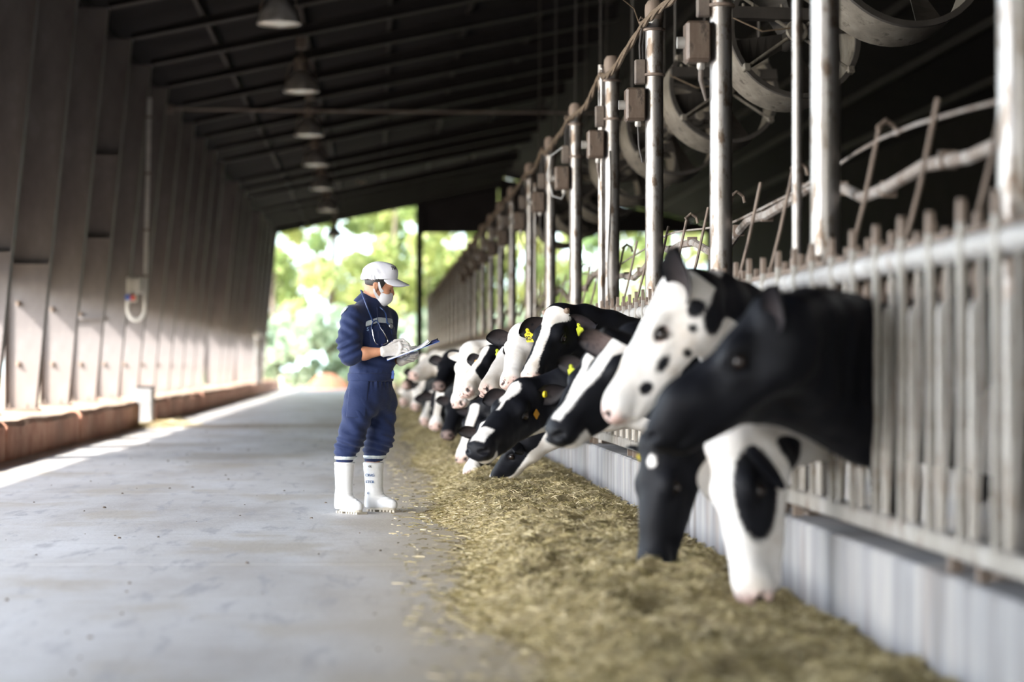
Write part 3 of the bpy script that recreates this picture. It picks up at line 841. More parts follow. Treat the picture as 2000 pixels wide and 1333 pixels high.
# ------------------------------------------------------------------ bent water line behind the fence on thin rods
wp = thing('water_pipe', 'bent dirty water pipe running behind the fence above the cows', 'pipe', (2.17, 4.5, 1.87))
org = tuple(wp.location)
pts = []
for q in range(0, 70):
    y = 4.4 + q*0.55
    w = 0.07*math.sin(y*1.3) + 0.04*math.sin(y*3.1 + 1)
    pts.append((2.17 + 0.02*math.sin(y*2), y, 1.86 + w))
MB().tube(pts, 0.026, 8).build('pipe', M['pipe_dirty'], wp, org, smooth=True)
MB().tube([(p[0] - 0.03, p[1], 1.95 + 0.05*math.sin(p[1]*0.9)) for p in pts], 0.007, 6).build('guide_wire', M['pipe_dirty'], wp, org, smooth=True)
for q, y in enumerate(np.arange(5.2, 40, 0.92)):
    w = 0.07*math.sin(y*1.3) + 0.04*math.sin(y*3.1 + 1)
    MB().tube([(1.975, y - 0.02, 1.40), (2.06, y, 1.72), (2.135, y + 0.02, 2.06)], 0.010, 6).build('rod', M['rusty'], wp, org)
    if y < 22:
        zz = 1.86 + w
        MB().box((2.135, y - 0.012, zz - 0.032), (2.20, y + 0.02, zz + 0.034)).build('clamp', M['rusty'], wp, org)
        if q % 2 == 0:
            MB().tube([(2.12, y, 2.05), (2.16, y + 0.02, 2.085), (2.20, y + 0.03, 2.06), (2.21, y + 0.03, 2.02)], 0.010, 6).build('bracket', M['rusty'], wp, org)

# ------------------------------------------------------------------ big circulation fans
FAN_R, FAN_X, FAN_Z = 0.53, 3.32, 3.66
def make_fan(loc, label):
    r = thing('barn_fan', label, 'fan', loc, rot=(math.radians(-14), 0, math.radians(10)))
    R = FAN_R
    MB().lathe([(R - 0.012, -0.13), (R + 0.012, -0.135), (R + 0.006, -0.10), (R + 0.004, 0.22), (R - 0.010, 0.22), (R - 0.012, -0.10), (R - 0.012, -0.13)], (0,0,0), 'Y', 48).build('shroud', M['fan'], r, smooth=True)
    MB().lathe([(R - 0.02, -0.15), (R + 0.02, -0.15), (R + 0.02, -0.125), (R - 0.02, -0.125), (R - 0.02, -0.15)], (0,0,0), 'Y', 48).build('rim', M['fan_dark'], r, smooth=True)
    m = MB(); m.box((-R, -0.19, 0.10), (R, -0.13, 0.20)); m.build('motor_beam', M['fan_dark'], r)
    for x in (-0.42, -0.34, -0.1, 0.3):
        MB().cyl((x, -0.16, 0.20), (x, -0.16, 0.235), 0.012, n=6).build('bolt', M['fan'], r)
    for a in (35, 145, 215, 325):
        c, s = math.cos(math.radians(a)), math.sin(math.radians(a))
        MB().cyl((0.09*c, -0.15, 0.09*s), ((R - 0.01)*c, -0.15, (R - 0.01)*s), 0.014, n=8).build('spoke', M['fan'], r, smooth=True)
        MB().bbox((R*c - 0.03, -0.175, R*s - 0.03), (R*c + 0.03, -0.11, R*s + 0.03), 0.008).build('spoke_lug', M['fan'], r)
    MB().lathe([(0.001, -0.215), (0.03, -0.215), (0.035, -0.20), (0.085, -0.20), (0.095, -0.185), (0.085, -0.165), (0.001, -0.16)], (0,0,0), 'Y', 24).build('pulley', M['fan'], r, smooth=True)
    MB().lathe([(0.001, -0.20), (0.05, -0.20), (0.06, -0.185), (0.05, -0.165), (0.001, -0.16)], (0.30, 0, 0.15), 'Y', 18).build('motor_pulley', M['fan'], r, smooth=True)
    MB().lathe([(0.001, -0.13), (0.08, -0.12), (0.085, 0.05), (0.06, 0.10), (0.001, 0.11)], (0.30, 0, 0.15), 'Y', 16).build('motor', M['fan_dark'], r, smooth=True)
    MB().lathe([(0.07, -0.12), (0.07, 0.08)], (0,0,0), 'Y', 16, caps=True).build('hub', M['fan_dark'], r, smooth=True)
    for k in range(4):
        a0 = math.radians(20 + 90*k)
        V = []; n = 6
        for i in range(n + 1):
            q = 0.07 + (R - 0.11)*i/n
            wd = 0.07 + 0.07*i/n; tw = math.radians(48 - 24*i/n)
            for sgn in (-1, 1):
                t_ = sgn*wd; dy = t_*math.sin(tw); dt = t_*math.cos(tw)
                V.append((q*math.cos(a0) - dt*math.sin(a0), dy - 0.02, q*math.sin(a0) + dt*math.cos(a0)))
        Fq = [(2*i, 2*i+1, 2*i+3, 2*i+2) for i in range(n)]
        b = len(V); V2 = V + [(p[0], p[1] + 0.006, p[2]) for p in V]
        Fq += [(2*i+2+b, 2*i+3+b, 2*i+1+b, 2*i+b) for i in range(n)] + [(0, b, b+1, 1), (2*n, 2*n+1, 2*n+1+b, 2*n+b)]
        Fq += [(2*i, 2*i+2, 2*i+2+b, 2*i+b) for i in range(n)] + [(2*i+1, 2*i+1+b, 2*i+3+b, 2*i+3) for i in range(n)]
        MB().add(V2, Fq).build('blade', M['fan_dark'], r, smooth=False)
    top = roof_z(loc[0]) - loc[2] - 0.1
    for s in (-1, 1):
        MB().tube([(s*R*0.8, 0, R*0.62), (s*R*0.8, -0.242*top, 0.97*top)], 0.014, 6).build('hanger_rod', M['fan_dark'], r)
    MB().tube([(-R - 0.02, -0.17, 0.12), (-0.3, -0.21, -0.02), (-0.05, -0.2, 0.02)], 0.007, 5).build('wire', M['cable'], r)
    return r
for i, y in enumerate([13.4, 16.9, 20.3, 23.7, 27.1, 30.5, 33.9, 37.3]):
    make_fan((FAN_X, y, FAN_Z), ['big round fan at the frame top, only its lower hoop in view', 'big round fan above the fence with pulley and cross beam in view',
        'round fan behind the third and fourth poles'][i] if i < 3 else 'round fan in the dim barn row, %s fan from the near end' % ORD[i])
# ================================================================== SIGNED DISTANCE SHAPES (continuous bodies)
class Field:
    def __init__(s, xs, ys, zs):
        s.ax = [np.asarray(a, dtype=np.float32) for a in (xs, ys, zs)]
        s.D = np.full([len(a) for a in s.ax], 1.0, dtype=np.float32)
    def _sl(s, lo, hi):
        r = []
        for a, l, h in zip(s.ax, lo, hi):
            i, j = np.searchsorted(a, l), np.searchsorted(a, h)
            if j <= i: return None
            r.append(slice(i, j))
        return tuple(r)
    def _co(s, sl):
        return (s.ax[0][sl[0]][:, None, None], s.ax[1][sl[1]][None, :, None], s.ax[2][sl[2]][None, None, :])
    def put(s, sl, d, k, op):
        E = s.D[sl]
        if op == 'u':
            if k <= 0: s.D[sl] = np.minimum(E, d); return
            h = np.clip(0.5 + 0.5*(E - d)/k, 0, 1)
            s.D[sl] = E*(1 - h) + d*h - k*h*(1 - h)
        else:
            if k <= 0: s.D[sl] = np.maximum(E, -d); return
            h = np.clip(0.5 - 0.5*(E + d)/k, 0, 1)
            s.D[sl] = E*(1 - h) - d*h + k*h*(1 - h)
    def cone(s, a, b, ra, rb, k=0.03, op='u', flat=None):
        """round cone a-b; flat=(axis vector, factor) squeezes it along that axis"""
        a = np.asarray(a, float); b = np.asarray(b, float)
        m = max(ra, rb)*(flat[1] if flat and flat[1] > 1 else 1) + k + 0.02
        sl = s._sl(np.minimum(a, b) - m, np.maximum(a, b) + m)
        if sl is None: return s
        X, Y, Z = s._co(sl)
        ba = b - a; L = float(ba @ ba) + 1e-12
        t = np.clip(((X - a[0])*ba[0] + (Y - a[1])*ba[1] + (Z - a[2])*ba[2])/L, 0, 1)
        dx, dy, dz = X - a[0] - t*ba[0], Y - a[1] - t*ba[1], Z - a[2] - t*ba[2]
        q = dx*dx + dy*dy + dz*dz
        if flat:
            n = np.asarray(flat[0], float); n = n/np.linalg.norm(n)
            pn = dx*n[0] + dy*n[1] + dz*n[2]
            q = q + pn*pn*(1.0/flat[1]**2 - 1)
        d = np.sqrt(np.maximum(q, 0)) - (ra + (rb - ra)*t)
        s.put(sl, d, k, op); return s
    def ell(s, c, R, r, k=0.03, op='u'):
        """ellipsoid, R rows = axes"""
        c = np.asarray(c, float); r = np.asarray(r, float); R = np.asarray(R, float)
        m = max(r) + k + 0.02
        sl = s._sl(c - m, c + m)
        if sl is None: return s
        X, Y, Z = s._co(sl)
        dx, dy, dz = X - c[0], Y - c[1], Z - c[2]
        k0 = 0; k1 = 0
        for i in range(3):
            p = dx*R[i][0] + dy*R[i][1] + dz*R[i][2]
            k0 = k0 + (p/r[i])**2; k1 = k1 + (p/r[i]**2)**2
        k0 = np.sqrt(k0); k1 = np.sqrt(k1) + 1e-9
        s.put(sl, k0*(k0 - 1)/k1, k, op); return s
    def func(s, lo, hi, f, k=0.0, op='u'):
        sl = s._sl(lo, hi)
        if sl is None: return s
        s.put(sl, f(*s._co(sl)), k, op); return s
    def mesh(s, D=None, relax=1):
        D = s.D if D is None else D
        sg = D < 0
        n = [k - 1 for k in D.shape]
        cnt = np.zeros(n, dtype=np.int8)
        for i in (0, 1):
            for j in (0, 1):
                for k in (0, 1):
                    cnt += sg[i:n[0]+i, j:n[1]+j, k:n[2]+k]
        mask = (cnt > 0) & (cnt < 8)
        ci = np.argwhere(mask)
        idx = np.full(n, -1, dtype=np.int32); idx[mask] = np.arange(len(ci))
        pos = np.zeros((len(ci), 3), np.float32); num = np.zeros(len(ci), np.float32)
        corners = [(i, j, k) for i in (0,1) for j in (0,1) for k in (0,1)]
        for a in corners:
            for axis in range(3):
                if a[axis]: continue
                b = list(a); b[axis] = 1
                da = D[ci[:,0]+a[0], ci[:,1]+a[1], ci[:,2]+a[2]]
                db = D[ci[:,0]+b[0], ci[:,1]+b[1], ci[:,2]+b[2]]
                m = (da < 0) != (db < 0)
                t = da[m]/(da[m] - db[m])
                p = np.tile(np.array(a, np.float32), (m.sum(), 1)); p[:, axis] += t
                pos[m] += p; num[m] += 1
        pos /= num[:, None]
        V = np.empty_like(pos)
        for ax in range(3):
            A = s.ax[ax]; i = ci[:, ax]
            V[:, ax] = A[i] + (A[i+1] - A[i])*pos[:, ax]
        Q = []
        for ax in range(3):
            o1, o2 = [(1,2),(2,0),(0,1)][ax]
            sl0 = [slice(None)]*3; sl1 = [slice(None)]*3
            sl0[ax] = slice(0, -1); sl1[ax] = slice(1, None)
            for q in (o1, o2): sl0[q] = slice(1, -1); sl1[q] = slice(1, -1)
            A = sg[tuple(sl0)]; B = sg[tuple(sl1)]
            ed = np.argwhere(A != B)
            if len(ed) == 0: continue
            ins = A[ed[:,0], ed[:,1], ed[:,2]]
            e = ed.copy(); e[:, o1] += 1; e[:, o2] += 1
            def cell(d1, d2):
                c = e.copy(); c[:, o1] -= d1; c[:, o2] -= d2
                return idx[c[:,0], c[:,1], c[:,2]]
            q = np.stack([cell(1,1), cell(0,1), cell(0,0), cell(1,0)], 1)
            q[~ins] = q[~ins][:, ::-1]
            Q.append(q)
        Q = np.concatenate(Q)
        Q = Q[(Q >= 0).all(1)]
        for _ in range(relax): V = relax_mesh(V, Q)
        return V, Q


def relax_mesh(V, Q, w=0.5):
    n = len(V)
    acc = np.zeros((n, 3)); c = np.zeros(n)
    for a, b in ((0,1),(1,2),(2,3),(3,0)):
        for i, j in ((a, b), (b, a)):
            for k in range(3): acc[:, k] += np.bincount(Q[:, i], V[Q[:, j], k], n)
            c += np.bincount(Q[:, i], minlength=n)
    return (V*(1 - w) + acc/np.maximum(c, 1)[:, None]*w).astype(np.float32)


def vnormals(V, Q):
    a = V[Q[:,2]] - V[Q[:,0]]; b = V[Q[:,3]] - V[Q[:,1]]
    fn = np.cross(a, b); N = np.zeros_like(V)
    for i in range(4):
        for k in range(3): N[:, k] += np.bincount(Q[:, i], fn[:, k], len(V))
    return N/(np.linalg.norm(N, axis=1)[:, None] + 1e-12)


def axis_grid(lo, hi, h): return np.arange(lo, hi + h, h)


# ================================================================== COWS
def sm(x, a, b):
    t = np.clip((x - a)/(b - a), 0, 1); return t*t*(3 - 2*t)

def blob(u, v, w, c, r):
    """positive inside an ellipsoid spot (metres-like)"""
    return (1 - np.sqrt(((u - c[0])/r[0])**2 + ((v - c[1])/r[1])**2 + ((w - c[2])/r[2])**2))*min(r)

def body_spots(x, y, z, seed, bias):
    q = np.random.default_rng(seed)
    s = np.zeros_like(x)
    for _ in range(9):
        k = q.normal(0, 2.6, 3); s += np.sin(k[0]*x + k[1]*y + k[2]*z + q.uniform(0, 6.28))
    return s*0.06 + bias

def pnoise(p, k, seed):
    q = np.random.default_rng(seed); s = 0
    for _ in range(6):
        s = s + np.sin(p @ q.normal(0, k, 3) + q.uniform(0, 6.28))
    return s/2.4

def make_ear(name, B, d, front, L, parent, org, white_val, pink_in=0.06, label=None):
    """a cupped leaf shaped ear; B root point, d outward, front the way the cup opens"""
    d = d/np.linalg.norm(d); front = front - d*float(front @ d); front /= np.linalg.norm(front)
    wv = np.cross(d, front)
    S = [0, .06, .15, .28, .42, .56, .70, .82, .91, .97, 1.0]
    Wd = [.030, .040, .052, .064, .070, .068, .058, .043, .028, .014, .002]
    n = 9; V = []; A = []; Pk = []
    for layer in (0, 1):
        for s_, w_ in zip(S, Wd):
            w_ = w_*L/0.2
            for j in range(n):
                t = -1 + 2*j/(n - 1)
                cup = (1 - t*t)*0.034*(1 - 0.35*s_)*L/0.2*(0.6 + 0.4*math.sin(s_*3.0))
                p = B + d*(s_*L) + wv*(w_*t) - front*(cup + layer*0.007*(1 - t*t)**0.5 + 0.25*s_*s_*0.05) - wv*0.02*s_*s_
                V.append(p)
                A.append(white_val if layer else white_val*0.6)
                Pk.append(0.0 if layer or abs(t) > 0.8 else pink_in*max(0, 1 - s_*0.9)*(1 - t*t))
    m = len(S); Q = []
    for layer in (0, 1):
        o = layer*m*n
        for i in range(m - 1):
            for j in range(n - 1):
                q = (o+i*n+j, o+i*n+j+1, o+(i+1)*n+j+1, o+(i+1)*n+j)
                Q.append(q if layer else q[::-1])
    o = m*n
    for i in range(m - 1):
        Q.append((i*n, (i+1)*n, o+(i+1)*n, o+i*n)); Q.append((i*n+n-1, o+i*n+n-1, o+(i+1)*n+n-1, (i+1)*n+n-1))
    for j in range(n - 1):
        a = (m-1)*n + j; Q.append((a, a+1, o+a+1, o+a))
    ob = np_mesh(name, V, Q, M['coat'], parent, org, attrs={'coat': A, 'pink': Pk})
    if label: ob['label'] = label
    return ob


def make_tag(P, across, down, n, parent, org, mat, text=None, size=(0.055, 0.07), parentname='ear_tag', stem=True):
    across = across/np.linalg.norm(across); down = down - across*float(across @ down); down /= np.linalg.norm(down)
    nrm = np.cross(across, -down)
    if nrm @ n < 0: across = -across; nrm = -nrm
    w, h = size
    poly = [(-.5*w, -h), (.5*w, -h), (.5*w, -.30*h), (.20*w, -.12*h), (.20*w, .12*h), (.12*w, .2*h), (-.12*w, .2*h), (-.20*w, .12*h), (-.20*w, -.12*h), (-.5*w, -.30*h)] if stem else \
           [(-.5*w, -h), (.5*w, -h), (.5*w, 0), (-.5*w, 0)]
    m = MB()
    vs = [P + across*x - down*y + nrm*t for t in (0.003, -0.003) for x, y in poly]
    k = len(poly)
    m.add(vs, [tuple(range(k)), tuple(range(2*k - 1, k - 1, -1))] + [(i, k + i, k + (i+1) % k, (i+1) % k) for i in range(k)])
    o = m.build(parentname, mat, parent, org)
    if stem:
        MB().cyl(P + down*(-.02*h) + nrm*0.001, P + down*(-.02*h) + nrm*0.010, 0.009, n=10).build('tag_stud', mat, o, org)
    if text:
        c = P + down*(h*0.66) + nrm*0.0036 - np.asarray(org)
        text_obj(text, h*0.52, M['ink'], o, frame_matrix(c, across, -down, nrm), 'tag_number', bold=0.0012)
        c = P + down*(h*0.26) + nrm*0.0036 - np.asarray(org)
        text_obj('0A8', h*0.18, M['ink'], o, frame_matrix(c, across, -down, nrm), 'tag_code')
    return o


def make_cow(slot, poll, muzzle, Yp, L=0.58, sgn=-1, h=0.016, roll=0.0, pat=None, neckpat=None, body_seed=1, body_bias=-0.1, ear_white=-0.1,
             label='', tags=(), pinknose=1.0, ear=(0.15, 0.10), hint=None, neck_dz=0.0, ear_len=0.20, horns=False, group=None, world=None, lidpink=False, ear2=None, extra=(), earpink=0.06):
    ear2 = ear2 or ear
    if world is None:
        P = P3(poll[0], poll[1], Yp)
        dr = P3(muzzle[0], muzzle[1], 1.0) - np.array([0, 0, CAMH]); C = np.array([0, 0, CAMH]) - P
        a = dr @ dr; b = 2*dr @ C; c = C @ C - L*L; disc = b*b - 4*a*c
        ym = (-b + (sgn*math.sqrt(disc) if disc > 0 else 0))/(2*a)
        Mz = P3(muzzle[0], muzzle[1], ym)
    else:
        P, Mz = np.array(world[0], float), np.array(world[1], float)
    eu = Mz - P; HL = float(np.linalg.norm(eu)); eu = eu/HL
    S = HL/0.575
    hz = np.array([eu[0], eu[1], 0.0]); hn = np.linalg.norm(hz)
    hz = hz/hn if hn > 0.25 else np.array([-1.0, 0, 0])
    up = (np.array(hint, float) if hint is not None else hz*0.55 + np.array([0, 0, 0.85]))
    ev = up - eu*float(up @ eu); ev /= np.linalg.norm(ev)
    ew = np.cross(ev, eu)            # the cow's left
    cr, sr = math.cos(roll), math.sin(roll)
    ev, ew = ev*cr + ew*sr, ew*cr - ev*sr
    # the nose tip sits a little below the dorsal line: tilt the frame so that the muzzle lands on its point
    def T(u, v, w): return P + S*(u*eu + v*ev + w*ew)
    R = np.stack([eu, ev, ew])
    hY = slot
    # grid: fine where the animal reaches out, coarse behind the fence
    lo = np.minimum(P, Mz) - 0.36*max(S, 1); hi = np.maximum(P, Mz) + 0.36*max(S, 1)
    hc = max(0.03, h*1.4)
    xa = lo[0]; xb = max(2.0, hi[0])
    xs = np.concatenate([np.arange(xa, xb, h), np.arange(xb, 4.45, hc)])
    yl, yh = hY - 0.42, hY + 0.42
    ya = min(yl, lo[1]); yb_ = max(yh, hi[1])
    ys = np.arange(ya, yb_, h)
    zs = np.arange(-0.02, max(1.62, hi[2]), h)
    f = Field(xs, ys, zs)
    # ---- head
    e = f.ell; c_ = f.cone
    e(T(0.075, -0.105, 0), R, np.array([0.125, 0.112, 0.098])*S, 0.03)
    c_(T(0.05, -0.075, 0), T(0.30, -0.085, 0), 0.078*S, 0.066*S, 0.04*S)
    c_(T(0.28, -0.085, 0), T(0.485, -0.090, 0), 0.066*S, 0.060*S, 0.03*S)
    for s_ in (-1, 1):
        e(T(0.165, -0.052, s_*0.078), R, np.array([0.055, 0.036, 0.036])*S, 0.04*S)       # brow
        c_(T(0.10, -0.185, s_*0.050), T(0.345, -0.150, s_*0.028), 0.072*S, 0.042*S, 0.05*S) # cheek and jaw
        c_(T(0.20, -0.115, s_*0.075), T(0.36, -0.105, s_*0.040), 0.030*S, 0.022*S, 0.04*S)  # cheek bone
        e(T(0.010, -0.045, s_*0.050), R, np.array([0.04, 0.04, 0.045])*S, 0.03*S)
    c_(T(0.16, -0.040, 0), T(0.46, -0.052, 0), 0.032*S, 0.028*S, 0.05*S, flat=(ew, 1.7))    # nose bridge
    e(T(0.500, -0.086, 0), R, np.array([0.072, 0.066, 0.078])*S, 0.03*S)                    # muzzle
    for s_ in (-1, 1): e(T(0.535, -0.078, s_*0.042), R, np.array([0.034, 0.040, 0.034])*S, 0.02*S)
    c_(T(0.30, -0.190, 0), T(0.485, -0.152, 0), 0.034*S, 0.036*S, 0.04*S, flat=(ew, 1.35))  # lower jaw
    e(T(-0.005, -0.030, 0), R, np.array([0.045, 0.05, 0.06])*S, 0.04*S)                     # poll
    # ---- neck and body
    zf = 0.0
    wz = 1.30
    crest0 = np.array([2.62, hY, 1.18]); throat0 = np.array([2.36, hY, 0.80])
    lowhead = sm(np.array(P[2]), 1.35, 0.75)
    cz1 = 1.16 - 0.16*float(lowhead) + neck_dz; tz1 = 0.83 - 0.10*float(lowhead) + neck_dz
    sh = np.clip((P[1] - hY)*0.06, -0.02, 0.02)
    crest1 = np.array([1.86, hY + sh, cz1]); throat1 = np.array([1.86, hY + sh, tz1])
    crest3 = T(-0.03, -0.10, 0); throat3 = T(0.07, -0.20, 0)
    def bez(a, b, cpt, t): return a*(1-t)**2 + 2*b*t*(1-t) + cpt*t*t
    def chain(p0, p1, p3, r0, r1, r3, bow):
        mid = p1 + (p3 - p1)*0.5 + np.array([0, (hY - P[1])*0.18, bow])
        pts = [p0, p1] + [bez(p1, mid, p3, t) for t in (0.25, 0.5, 0.75, 1.0)]
        rs = [r0, r1] + [r1 + (r3 - r1)*t for t in (0.25, 0.5, 0.75, 1.0)]
        for a, b, ra, rb in zip(pts[:-1], pts[1:], rs[:-1], rs[1:]): c_(a, b, ra, rb, 0.07)
        return pts
    cp = chain(crest0, crest1, crest3, 0.17, 0.115, 0.092*S, 0.06)
    tp = chain(throat0, throat1, throat3, 0.16, 0.108, 0.070*S, -0.02 if lowhead < 0.5 else 0.05)
    for a, b in zip(cp[1:], tp[1:]): c_(a*0.5 + b*0.5, a*0.45 + b*0.55, 0.105, 0.10, 0.07)
    for a_, b_, ra_, rb_ in extra: c_(a_, b_, ra_, rb_, 0.09)
    by = hY
    c_((2.55, by, 0.98), (3.25, by, 0.93), 0.29, 0.32, 0.08); c_((3.25, by, 0.93), (3.85, by, 1.02), 0.32, 0.26, 0.08)
    c_((2.66, by, 1.20), (3.9, by, 1.20), 0.11, 0.12, 0.12)
    c_((2.38, by, 0.80), (2.6, by, 0.74), 0.15, 0.2, 0.1)
    for s_ in (-1, 1):
        c_((2.52, by + s_*0.15, 0.95), (2.50, by + s_*0.17, 0.62), 0.13, 0.085, 0.07)
        c_((2.50, by + s_*0.17, 0.62), (2.46, by + s_*0.17, 0.36), 0.075, 0.052, 0.03)
        c_((2.46, by + s_*0.17, 0.36), (2.47, by + s_*0.17, 0.10), 0.045, 0.04, 0.02)
        c_((2.47, by + s_*0.17, 0.10), (2.43, by + s_*0.17, 0.035), 0.045, 0.055, 0.02)
        c_((3.88, by + s_*0.14, 1.02), (3.66, by + s_*0.17, 0.72), 0.17, 0.11, 0.08)
        c_((3.66, by + s_*0.17, 0.72), (3.98, by + s_*0.16, 0.50), 0.10, 0.055, 0.04)
        c_((3.98, by + s_*0.16, 0.50), (3.93, by + s_*0.16, 0.11), 0.048, 0.042, 0.02)
        c_((3.93, by + s_*0.16, 0.11), (3.88, by + s_*0.16, 0.035), 0.046, 0.058, 0.02)
    c_((3.70, by, 0.62), (3.5, by, 0.60), 0.16, 0.10, 0.08)
    c_((4.10, by, 1.22), (4.20, by, 0.9), 0.045, 0.035, 0.04); c_((4.20, by, 0.9), (4.22, by, 0.42), 0.034, 0.045, 0.03)
    # ---- carving
    for s_ in (-1, 1):
        c_(T(0.560, -0.060, s_*0.036), T(0.536, -0.066, s_*0.064), 0.012*S, 0.014*S, 0.012*S, 'c')     # nostril
        e(T(0.178, -0.082, s_*0.110), R, np.array([0.032, 0.024, 0.026])*S, 0.02*S, 'c')             # eye socket
        c_(T(0.575, -0.130, s_*0.01), T(0.42, -0.138, s_*0.082), 0.007*S, 0.007*S, 0.012*S, 'c')    # mouth line
    V, Q = f.mesh(relax=1)
    # soft muscle and skin folds
    fold = 0.0022*pnoise(V, 22, body_seed) + 0.0007*pnoise(V*np.array([1, 1, 0.4]), 60, body_seed + 7)
    V = (V + vnormals(V, Q)*fold[:, None]).astype(np.float32)
    # ---- coat
    d = (V - P)/S; u, v, w = d @ eu, d @ ev, d @ ew
    hm = sm(u, -0.06, 0.02)*sm(np.abs(d).max(1), 0.72, 0.66)
    if callable(pat): hp = pat(u, v, w)
    else: hp = np.full(len(V), -0.2 if pat is None else pat)
    bs = body_spots(V[:,0], V[:,1] - hY, V[:,2], body_seed, body_bias)
    nk = np.clip((2.25 - V[:,0])/0.3, 0, 1)
    yl_ = V[:,1] - hY
    if callable(neckpat):
        npv = neckpat(u, v, w, V)
    else: npv = np.full(len(V), -0.2 if neckpat is None else neckpat)
    coat = hp*hm + (1 - hm)*(npv*nk + (1 - nk)*bs)
    pink = pinknose*sm(u, 0.50, 0.545)*sm(v, -0.155, -0.12)*hm
    # dark nostrils and lids
    nost = np.zeros(len(V))
    for s_ in (-1, 1):
        dn = np.sqrt((u - 0.552)**2 + (v + 0.062)**2 + (w - s_*0.05)**2); nost = np.maximum(nost, sm(dn, 0.026, 0.014))
    lid = np.zeros(len(V))
    for s_ in (-1, 1):
        dn = np.sqrt(((u - 0.178)/1.35)**2 + (v + 0.078)**2 + ((w - s_*0.105)/1.5)**2); lid = np.maximum(lid, sm(dn, 0.030, 0.023))
    if not lidpink: coat = np.where(hm*lid > 0.5, np.minimum(coat, -0.03), coat)
    else: pink = np.maximum(pink, 0.8*lid*hm)
    coat = np.where(hm*nost > 0.4, -0.1, coat)
    pink = pink*(1 - nost)
    org = (2.6, hY, 0.0)
    r = thing('dairy_cow', label, 'cow', org, group)
    body = np_mesh('body', V, Q, M['coat'], r, org, attrs={'coat': coat, 'pink': pink})
    fr = eu*0.55 + np.array([0, 0, -0.1])
    for s_, nm in ((1, 'ear'), (-1, 'ear')):
        Bp = T(0.035, -0.070, s_*0.085)
        e_ = ear if s_ == 1 else ear2
        dirv = ew*s_ - eu*e_[0] - ev*e_[1]
        ewv = ear_white[0 if s_ == 1 else 1] if isinstance(ear_white, tuple) else ear_white
        make_ear(nm, Bp, dirv, eu*1.0 + ev*0.15, ear_len*S, r, org, ewv, earpink)
        MB().lathe([(0.0001, -0.024*S)] + [(0.024*S*math.cos(a), 0.024*S*math.sin(a)) for a in np.linspace(-1.3, 1.3, 8)] + [(0.0001, 0.024*S)],
                   T(0.178, -0.080, s_*0.096), n=14).build('eye', M['eye'], r, org, smooth=True)
        # upper eyelid as a dark fold
        pts = [T(0.178 + 0.030*math.cos(a), -0.080 + 0.022*math.sin(a), s_*(0.111 - 0.010*abs(math.cos(a)))) for a in np.linspace(0.1, math.pi - 0.1, 8)]
        MB().tube(pts, 0.006*S, 6).build('eyelid', M['lid'], r, org, smooth=True)
        if horns:
            MB().tube([T(0.005, -0.025, s_*0.07), T(0.0, -0.012, s_*0.088), T(-0.004, -0.004, s_*0.098)], [0.026*S, 0.021*S, 0.011*S], 10).build('horn_bud', M['horn'], r, org, smooth=True)
    for (s_, along, mat, txt, sz) in tags:
        e_ = ear if s_ == 1 else ear2
        dirv = ew*s_ - eu*e_[0] - ev*e_[1]; dirv /= np.linalg.norm(dirv)
        B_ = T(0.035, -0.070, s_*0.085) + dirv*(ear_len*S*along) + eu*0.012
        dn = -ev*0.9 + eu*0.1 + np.array([0, 0, -0.5])
        make_tag(B_, np.cross(dn, eu), dn, eu + np.array([0, -0.4, 0]), r, org, M[mat], txt, sz)
    return r, T, (eu, ev, ew), S, org


BW = lambda hw, lo=-0.115: (lambda u, v, w: np.minimum(hw(u) - np.abs(w), v - lo))

def pat_824(u, v, w):
    hw = 0.034 + 0.07*sm(u, 0.17, 0.03) + 0.012*sm(u, 0.40, 0.48)
    off = 0.012
    b = np.minimum(hw - np.abs(w - off*sm(u, 0.1, 0.3)), v + 0.11)
    return np.maximum(b, blob(u, v, w, (0.53, -0.06, 0.0), (0.05, 0.055, 0.06)))
def pat_forehead(u, v, w):
    a = blob(u, v, w, (0.085, -0.02, -0.02), (0.105, 0.06, 0.055))
    b = np.minimum(np.minimum(np.minimum(u - 0.40, v + 0.060), 0.515 - u), 0.045 - np.abs(w))
    c = np.maximum(np.minimum(-0.222 - v + 0.05*sm(u, 0.3, 0.5), u - 0.05), np.minimum(-0.135 - v, u - 0.44))
    st = np.minimum(0.010 - np.abs(w + 0.015), np.minimum(v + 0.07, 0.25 - u))
    return np.maximum.reduce([a, b, c, st])
def pat_stripe(u, v, w):
    hw = 0.042 + 0.035*sm(u, 0.16, 0.05) - 0.014*sm(u, 0.2, 0.4)
    b = np.minimum(np.minimum(hw - np.abs(w - 0.02), v + 0.10), np.minimum(0.50 - u, u - 0.03))
    c = np.minimum(-0.135 - v, u - 0.44)
    return np.maximum(b, c)
def pat_whiteface(u, v, w):
    s = np.full_like(u, 0.1)
    for c, r in (((0.02, -0.14, 0.10), (0.05, 0.035, 0.05)), ((0.10, -0.17, 0.09), (0.022, 0.025, 0.05)), ((0.27, -0.140, 0.07), (0.045, 0.024, 0.05)),
                 ((0.03, -0.22, 0.08), (0.07, 0.05, 0.06)), ((0.385, -0.135, 0.06), (0.032, 0.026, 0.04)), ((0.19, -0.20, 0.08), (0.018, 0.02, 0.05))):
        s = np.minimum(s, -blob(u, v, w, c, r))
    return s
def pat_eyepatch(u, v, w):
    s = np.full_like(u, 0.1)
    s = np.minimum(s, -blob(u, v, w, (0.19, -0.07, 0.095), (0.17, 0.085, 0.07)))
    s = np.minimum(s, -blob(u, v, w, (0.02, -0.24, 0.02), (0.15, 0.10, 0.12)))
    return s
def pat_star(u, v, w): return blob(u, v, w, (0.075, -0.005, 0.03), (0.03, 0.04, 0.022))
